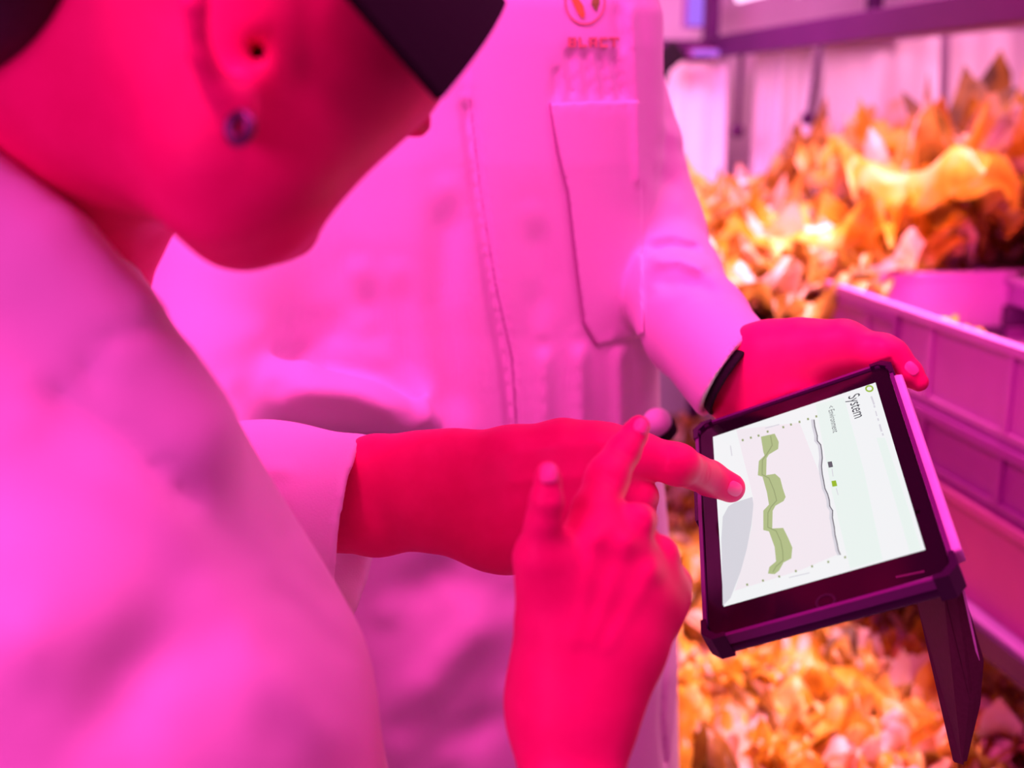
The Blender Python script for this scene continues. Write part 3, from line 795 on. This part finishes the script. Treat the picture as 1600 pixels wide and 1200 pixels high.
scr_poly('legend_text', poly_line([(601, 484), (606, 520)], 4) + poly_line([(622, 580), (631, 612)], 4), M_soft, .00042)
dots = [(160, 342), (200, 330), (238, 320), (283, 300), (360, 278), (398, 265), (440, 252), (482, 238), (523, 225), (182, 1055), (260, 1035), (340, 1015), (422, 988), (502, 965), (582, 943), (665, 920)]
scr_poly('axis_ticks', [[(x - 5, y - 4), (x + 4, y - 6), (x + 6, y + 4), (x - 3, y + 6)] for x, y in dots], M_bandd, .00042)
scr_poly('axis_labels', poly_line([(100, 370), (107, 418)], 5) + poly_line([(130, 750), (136, 795)], 5) + poly_line([(144, 890), (151, 935)], 5) + poly_line([(90, 684), (93, 700)], 12) + poly_line([(390, 1020), (490, 997)], 4) + poly_line([(272, 283), (340, 265)], 4), M_bandd if False else M_soft, .00044)
rg = []
for i in range(16):
    a0, a1 = 2 * math.pi * i / 16, 2 * math.pi * (i + 1) / 16
    rg.append([(785 + 21 * math.cos(a0), 88 + 17 * math.sin(a0)), (785 + 21 * math.cos(a1), 88 + 17 * math.sin(a1)), (785 + 13 * math.cos(a1), 88 + 10 * math.sin(a1)), (785 + 13 * math.cos(a0), 88 + 10 * math.sin(a0))])
scr_poly('app_icon', rg, M_grn, .00042)
scr_poly('status_text', poly_line([(795, 128), (808, 165)], 9) + poly_line([(809, 172), (811, 180)], 8) + poly_line([(816, 200), (822, 222)], 6) + poly_line([(827, 236), (830, 245)], 8) + poly_line([(836, 266), (845, 298)], 9) + poly_line([(850, 310), (853, 318)], 8), M_soft, .00042)
def scr_text(name, txt, a, b, h, m, flip=False):
    """text set along the screen from crop point a to crop point b, cap height h (metres on the glass)"""
    cu = bpy.data.curves.new(name, 'FONT'); cu.body = txt; o = bpy.data.objects.new('tmp', cu); COL.objects.link(o)
    dg = bpy.context.evaluated_depsgraph_get(); me = bpy.data.meshes.new_from_object(o.evaluated_get(dg))
    V = np.array([x.co[:] for x in me.vertices]); f = [list(p.vertices) for p in me.polygons]
    bpy.data.objects.remove(o); bpy.data.curves.remove(cu); bpy.data.meshes.remove(me)
    A = np.array(tab(*S_(*a))); B = np.array(tab(*S_(*b))); d = B - A; L = np.linalg.norm(d); d /= L; up = np.array([-d[1], d[0]])
    x = (V[:, 0] - V[:, 0].min()) / np.ptp(V[:, 0]) * L; y = V[:, 1] / .7 * h
    pts_ = A + x[:, None] * d + y[:, None] * up
    return mesh_obj(name, [(p[0], p[1], .00045) for p in pts_], f, m, scr, smooth=False, local=True)
scr_text('title_text', 'System', (680, 128), (712, 238), .0052 * 1.5, M_txt)
scr_text('subtitle_text', '< Environment', (580, 178), (606, 308), .0040, M_line)
# home button and the faint marking on the lower bezel
hb = tab(1290, 940)
ring_slab('home_button', rrect(.0115, .0115, .0057, 6, *hb), rrect(.0085, .0085, .0042, 6, *hb), -.0001, .0002, mat('home_button_ring', (.022, .004, .02), .3), tab_root)
bz = [tab(1050 + x / 2.4, 540 + y / 2.4) for x, y in ((842, 872), (850, 858), (955, 836), (950, 850))]
mk = []
A0, B0 = np.array(bz[0]), np.array(bz[3])
for i in range(12):
    s = A0 + (B0 - A0) * i / 12; e = A0 + (B0 - A0) * (i + .6) / 12; up = np.array([0, .0013])
    mk.append([tuple(s), tuple(e), tuple(e + up), tuple(s + up)])
vs, fs = [], []
for p in mk:
    k = len(vs); vs += [(x, y, .0002) for x, y in p]; fs.append((k, k + 1, k + 2, k + 3))
mesh_obj('bezel_marking', vs, fs, mat('bezel_print', (.20, .04, .14), .4), tab_root, smooth=False, local=True)
cd = tab(1434, 800); slab('camera_dot', rrect(.003, .003, .0015, 5, *cd), -.0001, .0002, mat('lens_dark', (.001, .001, .001), .1), tab_root)
slab('spine', [(.0665, -.090), (.0750, -.088), (.0750, .086), (.0665, .089)], -.012, -.0012, M_cover_out, tab_root, .002)
# folded-back cover hanging from the long right edge
def tl(c):   # camera-space point -> tablet local
    q = np.array(c) - TO; return (q @ TU, q @ TV, q @ TN)
def panel(name, pts, th, m, parent):
    a = [np.array(tl(C(*p))) for p in pts]; n = np.cross(a[1] - a[0], a[2] - a[0]); n /= np.linalg.norm(n); k = len(a)
    vs = [tuple(p) for p in a] + [tuple(p + n * th) for p in a]
    fs = [list(range(k))[::-1], list(range(k, 2 * k))] + [(i, (i + 1) % k, k + (i + 1) % k, k + i) for i in range(k)]
    return mesh_obj(name, vs, fs, m, parent, smooth=False, local=True)
cv = panel('cover', [(1399, 604, .742), (1412, 603, .75), (1452, 735, .705), (1531, 1032, .640), (1508, 925, .61), (1487, 884, .600)], .0015, M_cover_out, tab_root)
panel('cover_flap', [(1395, 690, .75), (1452, 735, .706), (1474, 925, .625), (1514, 1092, .655), (1503, 1192, .69), (1489, 1188, .70), (1431, 936, .70)], .0022, M_cover_in, cv)
panel('cover_flap', [(1452, 735, .706), (1489, 888, .606), (1531, 1032, .641), (1526, 1100, .66), (1505, 1190, .69), (1516, 1092, .655), (1476, 925, .624)], .0022, M_cover_in, cv)

# ================================================================== CRATES
def onX(px, py, X):
    r = P(px, py, 1) - CAM; return CAM + r * (X / r[0])
XF = .86
kc = onX(1265, 430, XF); ZR = kc[2]; YC = kc[1]
z2 = onX(1450, 640, XF)[2]; z3 = onX(1462, 752, XF)[2]; z4 = onX(1520, 948, XF)[2]
def crate(label, z0, z1, m, plain=False, opening=True, x0=XF, y1=YC, ln=.80, wd=.60):
    r = empty('storage_crate', (x0, y1, z0), label, 'crate', 'stacked storage crates')
    bm = bmesh.new(); h = z1 - z0; t = .004; i = .008
    x1 = x0 + wd; y0 = y1 - ln
    box(bm, (x0 + i, y0 + i, z0), (x1 - i, y1 - i, z0 + t))
    box(bm, (x0 + i, y0 + i, z0 + t), (x0 + i + t, y1 - i, z1 - .002)); box(bm, (x1 - i - t, y0 + i, z0 + t), (x1 - i, y1 - i, z1 - .002))
    box(bm, (x0 + i + t, y0 + i, z0 + t), (x1 - i - t, y0 + i + t, z1 - .002)); box(bm, (x0 + i + t, y1 - i - t, z0 + t), (x1 - i - t, y1 - i, z1 - .002))
    bm_obj('body', bm, m, r)
    bm = bmesh.new()
    for a, b in (((x0 - .001, y0), (x0 + .013, y1)), ((x1 - .013, y0), (x1 + .001, y1)), ((x0 + .013, y0), (x1 - .013, y0 + .013)), ((x0 + .013, y1 - .013), (x1 - .013, y1))):
        box(bm, (a[0], a[1], z1 - .014), (b[0], b[1], z1), .0015)
    bm_obj('rim', bm, m, r)
    if not plain:
        bm = bmesh.new()
        n = 4
        for k in range(n + 1):
            y = y0 + .02 + (ln - .04) * k / n
            box(bm, (x0 + .001, y - .006, z0 + .012), (x0 + i, y + .006, z1 - .014), .001)
        for k in range(3):
            x = x0 + .03 + (wd - .06) * k / 2; box(bm, (x - .006, y1 - i, z0 + .012), (x + .006, y1 - .001, z1 - .014), .001)
        box(bm, (x0 + .003, y0 + .02, z0 + .010), (x0 + i, y1 - .02, z0 + .018), .001)
        bm_obj('side_ribs', bm, m, r)
        ya, yb = y1 - .30, y1 - .115
        bm = bmesh.new(); box(bm, (x0 - .0015, ya, z1 - .032), (x0 + .009, yb, z1 - .014), .0015)
        box(bm, (x0 - .0015, ya - .008, z0 + .025), (x0 + .009, ya, z1 - .014), .001)
        bm_obj('handle_lip', bm, M_crate2, r)
    return r
crate('open purple crate on top of the crate stack, right of the hand on the tablet', z2, ZR, M_crate)
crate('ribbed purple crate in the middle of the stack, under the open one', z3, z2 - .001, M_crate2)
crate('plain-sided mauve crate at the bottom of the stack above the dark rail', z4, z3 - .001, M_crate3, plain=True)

# ================================================================== RACK
RX = 1.16
zb0 = onX(1600, 33, RX)[2]; zb1 = onX(1420, 5, RX)[2]
rack = empty('growing_rack', (RX, 3.2, 0), 'purple-lit steel growing rack with a long beam above the upper lettuces', 'rack')
bm = bmesh.new(); box(bm, (RX, .7, zb0), (RX + .04, 3.3, zb1), .004); bm_obj('upper_beam', bm, M_beam, rack)
bm = bmesh.new(); box(bm, (RX + .04, .7, zb1 - .012), (RX + .55, 3.3, zb1), .002); bm_obj('upper_shelf', bm, M_tray, rack)
for y in (.72, 3.24):
    for x in (RX, RX + .52):
        bm = bmesh.new(); box(bm, (x, y, 0), (x + .04, y + .04, 2.2), .003); bm_obj('post', bm, M_beam, rack)
bm = bmesh.new(); box(bm, (.80, 3.20, zb0 - .01), (RX, 3.24, zb1 - .01), .004); bm_obj('end_beam', bm, M_beam, rack)
stand = empty('crate_stand', (XF, 1.2, 0), 'dark steel stand with rail carrying the purple crates', 'stand')
bm = bmesh.new(); box(bm, (XF - .02, .80, z4 - .042), (XF + .012, YC + .03, z4 - .006), .003); bm_obj('rail', bm, M_beam, stand)
bm = bmesh.new(); box(bm, (XF - .016, .80, z4 - .006), (XF + .62, YC + .03, z4 - .001), .001); bm_obj('board', bm, M_tray, stand)
for x, y in ((XF - .01, .80), (XF + .60, .82), (XF + .60, YC - .01)):
    bm = bmesh.new(); box(bm, (x - .01, y - .01, 0), (x + .01, y + .01, z4 - .042)); bm_obj('leg', bm, M_beam, stand)

def bed(label, x0, x1, y0, y1, z, legs=True):
    r = empty('growing_bed', ((x0 + x1) / 2, (y0 + y1) / 2, 0 if legs else z - .06), label, 'growing bed')
    bm = bmesh.new(); box(bm, (x0, y0, z - .06), (x1, y1, z - .012), .004); bm_obj('tray', bm, M_tray, r)
    bm = bmesh.new(); box(bm, (x0 + .012, y0 + .012, z - .012), (x1 - .012, y1 - .012, z)); bm_obj('growing_medium', bm, M_root, r)
    bm = bmesh.new(); cyl(bm, (x0 - .004, y0, z - .014), (x0 - .004, y1, z - .014), .010, 12); bm_obj('front_pipe', bm, M_tray, r)
    if legs:
        for x in (x0 + .03, x1 - .03):
            for y in (y0 + .03, y1 - .03):
                bm = bmesh.new(); box(bm, (x - .015, y - .015, 0), (x + .015, y + .015, z - .06)); bm_obj('leg', bm, M_beam, r)
    return r
ZU, ZV, ZL = .89, 1.00, .34
for y in (1.78, 2.85):
    bm = bmesh.new(); box(bm, (1.20, y, 0), (1.24, y + .04, ZV - .10), .002); bm_obj('post', bm, M_beam, rack)
    bm = bmesh.new(); box(bm, (.81, y, ZU - .09), (1.20, y + .04, ZU - .061), .002); bm_obj('cross_arm', bm, M_beam, rack)
    bm = bmesh.new(); box(bm, (1.24, y, ZV - .10), (1.90, y + .04, ZV - .061), .002); bm_obj('cross_arm', bm, M_beam, rack)
bed('upper front growing bed behind the crates', .80, 1.22, 1.72, 2.95, ZU, False)
bed('upper rear growing bed, one step higher under the beam', 1.25, 1.92, 1.70, 3.1, ZV, False)
bed('low growing bed filled with lettuces beneath the tablet', .50, 1.17, .86, 3.1, ZL)

# ================================================================== LETTUCES
rng = np.random.default_rng(3)
def leaf(L, Wd, lean, az, twist, ruff, rs, kink=0):
    NS, NT = 18, 14; s = np.linspace(0, 1, NS + 1); t = np.linspace(-1, 1, NT + 1)
    S, T = np.meshgrid(s, t, indexing='ij')
    w = Wd * (.10 + 1.10 * np.sin(np.pi * np.clip(S, 0, 1) ** .95 * .80) ** .9) * np.sqrt(1 - .82 * S ** 12)
    ph = rs.uniform(0, 6.28, 4); f1 = rs.uniform(5, 9); f2 = rs.uniform(11, 17)
    rz = ruff * (np.abs(T) ** 1.6 + .8 * S ** 3) * (np.sin(f1 * S * 3 + ph[0] + T * 2) + .6 * np.sin(f2 * S * 2 + ph[1] - 5 * T) + .5 * np.sin(9 * T + ph[2]) * S)
    edge = 1 + .10 * np.sin(22 * S + ph[3]) * np.abs(T)
    # profile: rises steeply then arches outwards
    ang = lean + (1.25 + kink) * S ** 1.5
    dx = np.cumsum(np.sin(ang[:, 0]) / NS) * L; dz = np.cumsum(np.cos(ang[:, 0]) / NS) * L
    X = dx[:, None] - np.cos(ang) * rz - .25 * w * T ** 2 * np.cos(ang) * (-1); Z = dz[:, None] + np.sin(ang) * rz + .10 * w * T ** 2
    Y = w * T * edge * .5
    c, s_ = math.cos(twist), math.sin(twist)
    Y2 = Y * c; Z = Z + Y * s_
    ca, sa = math.cos(az), math.sin(az)
    v = np.stack([X * ca - Y2 * sa, X * sa + Y2 * ca, Z], -1).reshape(-1, 3)
    f = [(i * (NT + 1) + j, i * (NT + 1) + j + 1, (i + 1) * (NT + 1) + j + 1, (i + 1) * (NT + 1) + j) for i in range(NS) for j in range(NT)]
    return v, f
def lettuce_mesh(name, n, L, Wd, ruff, mats, seed, zoff=0):
    rs = np.random.default_rng(seed); parts = []; mi = []
    for i in range(n):
        u = i / n; az = i * 2.39996 + rs.uniform(-.3, .3)
        l = L * (.62 + .45 * u) * rs.uniform(.85, 1.12); lean = .05 + .72 * u + rs.uniform(-.1, .15)
        v, f = leaf(l, Wd * rs.uniform(.8, 1.2) * (.7 + .4 * u), lean, az, rs.uniform(-.3, .3), ruff * rs.uniform(.7, 1.3), rs, rs.uniform(-.3, .5))
        v = v + np.array([math.cos(az) * .012, math.sin(az) * .012, zoff]); parts.append((v, f)); mi += [rs.choice(len(mats), p=[.45, .32, .23])] * len(f)
    # short stem
    k = 8; sv = np.array([(.016 * math.cos(2 * math.pi * j / k), .016 * math.sin(2 * math.pi * j / k), z) for z in (-.004, zoff + .03) for j in range(k)])
    parts.append((sv, [(j, (j + 1) % k, k + (j + 1) % k, k + j) for j in range(k)])); mi += [0] * k
    v, f = join(parts)
    me = bpy.data.meshes.new(name); me.from_pydata([tuple(x) for x in v], [], [tuple(int(a) for a in q) for q in f])
    for m in mats: me.materials.append(m)
    me.polygons.foreach_set('material_index', [int(a) for a in mi]); me.polygons.foreach_set('use_smooth', [True] * len(me.polygons)); me.update()
    return me
YP = (M_leafY, M_leafP, M_leafB)
LM = [lettuce_mesh('lettuce_big', 20, .33, .28, .026, YP, t) for t in (1, 2)] + [lettuce_mesh('lettuce_bronze', 18, .31, .29, .022, (M_leafB, M_leafY, M_leafP), 5)] \
   + [lettuce_mesh('lettuce_pale', 20, .32, .26, .030, (M_leafP, M_leafY, M_leafB), 8)]
LS = [lettuce_mesh('lettuce_small', 20, .20, .16, .016, YP, t) for t in (11, 12)] + [lettuce_mesh('lettuce_small_pale', 20, .19, .16, .017, (M_leafP, M_leafY, M_leafB), 14)]
def put(me, x, y, z, rz, s, label, group):
    o = bpy.data.objects.new('lettuce', me); COL.objects.link(o); o.location = (x, y, z); o.rotation_euler = (0, 0, rz); o.scale = (s, s, s)
    return tag(o, label, 'lettuce', group)
GU, GV, GL = 'lettuces in the upper front bed', 'lettuces in the upper rear bed', 'lettuces in the low bed'
UP = [
    (2, .885, 1.93, 1.4, .80, 'dark bronze lettuce beside the white sleeve, left of the crate stack'),
    (0, .96, 2.10, 2.1, 1.12, 'yellow lettuce in front of the white sheets, with broad upright leaves'),
    (2, 1.10, 2.06, 1.0, .85, 'bronze and orange lettuce just behind the far corner of the top crate'),
    (3, 1.12, 2.16, 5.0, 1.05, 'pinkish lettuce in the upper front bed, second from the crates along the inner row'),
    (1, .94, 2.45, 3.0, 1.0, 'lettuce in the outer row of the upper front bed, second from the far end'),
    (0, 1.12, 2.50, 3.7, .95, 'lettuce in the inner row of the upper front bed, third from the crates'),
    (3, .98, 2.78, 1.3, .85, 'lettuce at the far end of the outer row, against the white sheets'),
]
for k, x, y, rz, s, lb in UP: put(LM[k], x, y, ZU, rz, s * 1.02, lb, GU)
VP = [
    (1, 1.38, 1.99, .2, 1.20, 'large orange-yellow lettuce behind the top crate, first in the upper rear bed'),
    (3, 1.42, 2.26, 1.2, 1.15, 'pale pink lettuce, second along in the front row of the upper rear bed'),
    (0, 1.44, 2.54, 2.6, .95, 'orange lettuce in the front row of the upper rear bed, third along from the crates'),
    (3, 1.46, 2.82, 4.0, .75, 'pale lettuce at the far end of the upper rear bed, front row'),
    (3, 1.68, 2.02, 4.4, 1.42, 'pale pinkish-orange lettuce touching the beam at the top right corner'),
    (0, 1.70, 2.32, .9, 1.30, 'tall yellow lettuce in the back row under the beam'),
    (1, 1.72, 2.62, 3.3, 1.15, 'tall orange lettuce in the back row, left of the tall yellow one'),
]
for k, x, y, rz, s, lb in VP: put(LM[k], x, y, ZV, rz, s * 1.06, lb, GV)
rows = ['front row of the low bed nearest the coats', 'second row of the low bed', 'third row of the low bed', 'back row of the low bed']
ordn = ['nearest', 'second', 'third', 'fourth', 'fifth', 'sixth', 'seventh', 'eighth', 'ninth']
hue = ['yellow-orange', 'bright yellow', 'pale peach']
c = 0
for i in range(4):
    for j in range(9):
        x = .60 + .16 * i + (.02 if j % 2 else -.02); y = .98 + .195 * j + (.09 if i % 2 else 0)
        p = proj(toC(np.array([[x, y, ZL + .1]])))[0]
        if not (950 < p[0] < 1720 and 560 < p[1] < 1330): continue
        if p[0] < 1185 and p[1] > 1110: continue
        k = (i * 2 + j * 3 + (i * j) % 2) % 3; c += 1
        rn = rows[i]
        put(LS[k], x, y, ZL, i * 1.7 + j * 2.3, 1.0 + .12 * math.sin(c * 2.1), f'{hue[k]} frilly lettuce, {ordn[j]} plant in the {rn}', GL)
# cut leaves inside the open crate
v, f = leaf(.16, .12, .5, 2.6, .3, .012, np.random.default_rng(5))
pc = onX(1600, 500, XF + .12); 
o = mesh_obj('lettuce_leaf', v + np.array([XF + .16, YC - .40, z2 + .006]), f, M_leafY, None); tag(o, 'loose yellow lettuce leaf lying in the open top crate', 'leaf')

# ================================================================== BACKGROUND: sheets, lamps
def sheet(x0, x1, px_y0, px_y1, d, label, sk=0):
    vs, fs = [], []; N, Mr = 24, 12
    for k in (0, 1):
        for i in range(N + 1):
            for j in range(Mr + 1):
                a = i / N; b = j / Mr
                p = P(x0 + (x1 - x0) * a + sk * b, px_y0 + (px_y1 - px_y0) * b, d + .012 * math.sin(a * 9 + b * 1.5) + .006 * math.sin(a * 23) + k * .0015)
                vs.append(p)
    n = (N + 1) * (Mr + 1)
    for i in range(N):
        for j in range(Mr):
            a = i * (Mr + 1) + j; q = (a, a + 1, a + Mr + 2, a + Mr + 1)
            fs += [q, tuple(n + t for t in q[::-1])]
    o = mesh_obj('hanging_sheet', vs, fs, M_film, None); tag(o, label, 'sheet', 'white reflective sheets'); return o
sheet(985, 1138, 84, 560, 3.22, 'white hanging sheet directly beside the sleeve, leftmost of the reflective sheets', -14)
sheet(1182, 1272, 62, 520, 3.26, 'white hanging sheet between the two dark gaps behind the yellow leaf', -22)
sheet(1288, 1470, 56, 520, 3.24, 'white hanging sheet to the right of both gaps, partly behind lettuces', -14)
sheet(1484, 1680, 48, 520, 3.22, 'white hanging sheet farthest to the right, at the frame edge behind the tallest lettuces', -10)
def lamp(name, label, px, py, d, w, h, dp, m, group=None):
    c = P(px, py, d); r = empty(name, tuple(c), label, 'lamp', group)
    bm = bmesh.new(); box(bm, c - np.array([w / 2, dp / 2, 0]), c + np.array([w / 2, dp / 2, h]), .003); bm_obj('housing', bm, M_tray, r)
    bm = bmesh.new(); box(bm, c - np.array([w / 2 - .006, dp / 2 + .004, -.006]), c + np.array([w / 2 - .006, -dp / 2 + .001, h - .006]), .001); bm_obj('diode_panel', bm, m, r)
M_blue = emis('led_blue', (.42, .16, 1.0), 1.0); M_pink = emis('led_pink', (1.0, .55, .9), 2.2)
lamp('grow_lamp', 'small blue-violet lamp above the beam, beside the coat shoulder', 1088, 44, 3.36, .085, .10, .03, M_blue)
lamp('grow_lamp', 'small blue-violet lamp strip just under the beam, above the leftmost sheet', 1102, 90, 3.16, .10, .024, .03, M_blue)
for i, (x, lb) in enumerate(((1.24, 'bright pink lamp tube above the shelf, nearest the beam'), (1.42, 'bright pink lamp tube above the shelf, in the middle'), (1.60, 'bright pink lamp tube above the shelf, farthest from the beam'))):
    r = empty('lamp_tube', (x, 2.2, 1.60 + .02 * i), lb, 'lamp', 'pink lamp tubes')
    bm = bmesh.new(); cyl(bm, (x, 1.2, 1.60 + .02 * i), (x, 3.2, 1.60 + .02 * i), .013, 14); bm_obj('tube', bm, M_pink, r)
    bm = bmesh.new(); box(bm, (x - .03, 1.2, 1.616 + .02 * i), (x + .03, 3.2, 1.63 + .02 * i), .002); bm_obj('reflector', bm, M_tray, r)
cb = P(1042, 92, 3.05); r = empty('clamp', tuple(cb), 'black clamp against the bright sheets beside the coat shoulder', 'clamp')
bm = bmesh.new(); box(bm, (-.045, -.02, -.030), (.045, .02, .030), .008, M=Matrix.Translation(cb) @ Matrix.Rotation(-.7, 4, 'Y')); bm_obj('jaw', bm, M_black, r)
bm = bmesh.new(); cyl(bm, cb + np.array([.0, 0, .0]), cb + np.array([-.02, 0, -.075]), .018, 12); bm_obj('screw', bm, M_black, r)
# cords / supports hanging in the gaps
for a, b, lb in (((1160, 62), (1152, 205), 'dark hanging cord in the left gap between the sheets'), ((1284, 62), (1262, 185), 'dark hanging cord in the right gap between the sheets')):
    vs, fs = [], []
    bm = bmesh.new(); p0 = P(*a, 3.15); p1 = P(*b, 3.15); cyl(bm, p0, p1, .007, 10)
    bmesh.ops.create_uvsphere(bm, u_segments=12, v_segments=8, radius=.02, matrix=Matrix.Translation(p1))
    tag(bm_obj('rope', bm, M_beam, None, True), lb, 'cord')
# round white knob seen between the coat and the sleeve
kb = P(1027, 660, .97); r = empty('valve_knob', tuple(kb), 'round white knob with a dark ring between the coat and the sleeve, above the fingertip', 'knob')
bm = bmesh.new(); bmesh.ops.create_uvsphere(bm, u_segments=24, v_segments=16, radius=.013, matrix=Matrix.Translation(kb)); bm_obj('ball', bm, M_wall, r, True)
kd = R3 @ np.array([.5, -.5, -.3]); bm = bmesh.new(); cyl(bm, kb + kd * .010, kb + kd * .022, .013, 20, .010); bm_obj('ring', bm, M_black, r)

# ================================================================== LIGHT
def area(name, loc, tgt, sx, sy, col, power, spread=None):
    l = bpy.data.lights.new(name, 'AREA'); l.shape = 'RECTANGLE'; l.size = sx; l.size_y = sy; l.color = col; l.energy = power
    if spread: l.spread = math.radians(spread)
    o = bpy.data.objects.new(name, l); COL.objects.link(o); o.location = loc
    o.rotation_euler = (Vector(tgt) - Vector(loc)).to_track_quat('-Z', 'Y').to_euler(); return o
PK = (1.0, .085, .62)
area('ceiling_grow_light', (-.35, .45, 2.4), (.1, .75, 1.1), .5, .5, (1.0, .055, .45), 29)
area('left_rack_light', (-1.1, -.6, 1.75), (.0, .7, 1.1), .5, .7, (1.0, .08, .64), 16)
area('aisle_light', (.9, .6, 2.2), (.25, .9, 1.1), .4, .6, (1.0, .10, .54), 6)
area('front_fill_light', (.45, .0, 2.4), (.2, .65, 1.1), .4, .4, (1.0, .05, .47), 7)  # added fill lamp out of view, brightens hands and forearm
area('rack_light', (1.2, 2.05, 2.35), (1.2, 2.15, .9), 1.0, 1.4, (1.0, .30, .52), 40, 110)
area('low_bed_light', (.95, 1.35, 1.9), (.85, 1.6, .3), .5, .9, (1.0, .38, .45), 15, 70)
area('shelf_fill', (1.50, 2.45, 1.462), (1.50, 2.45, .9), .5, 1.3, (1.0, .34, .62), 4)  # added lamp hidden behind the beam, brightens rear sheets and lettuces
area('end_wall_fill', (.45, 2.45, 1.55), (1.25, 3.25, 1.2), .4, .5, (1.0, .30, .78), 12)  # added lamp hidden behind the standing person, brightens the sheets
w = bpy.data.worlds.new('world'); scn.world = w; w.use_nodes = True
w.node_tree.nodes['Background'].inputs[0].default_value = (1.0, .045, .44, 1); w.node_tree.nodes['Background'].inputs[1].default_value = .17
scn.view_settings.view_transform = 'Standard'; scn.view_settings.look = 'None'; scn.view_settings.gamma = 1; scn.view_settings.exposure = 0
scn.view_settings.use_curve_mapping = False
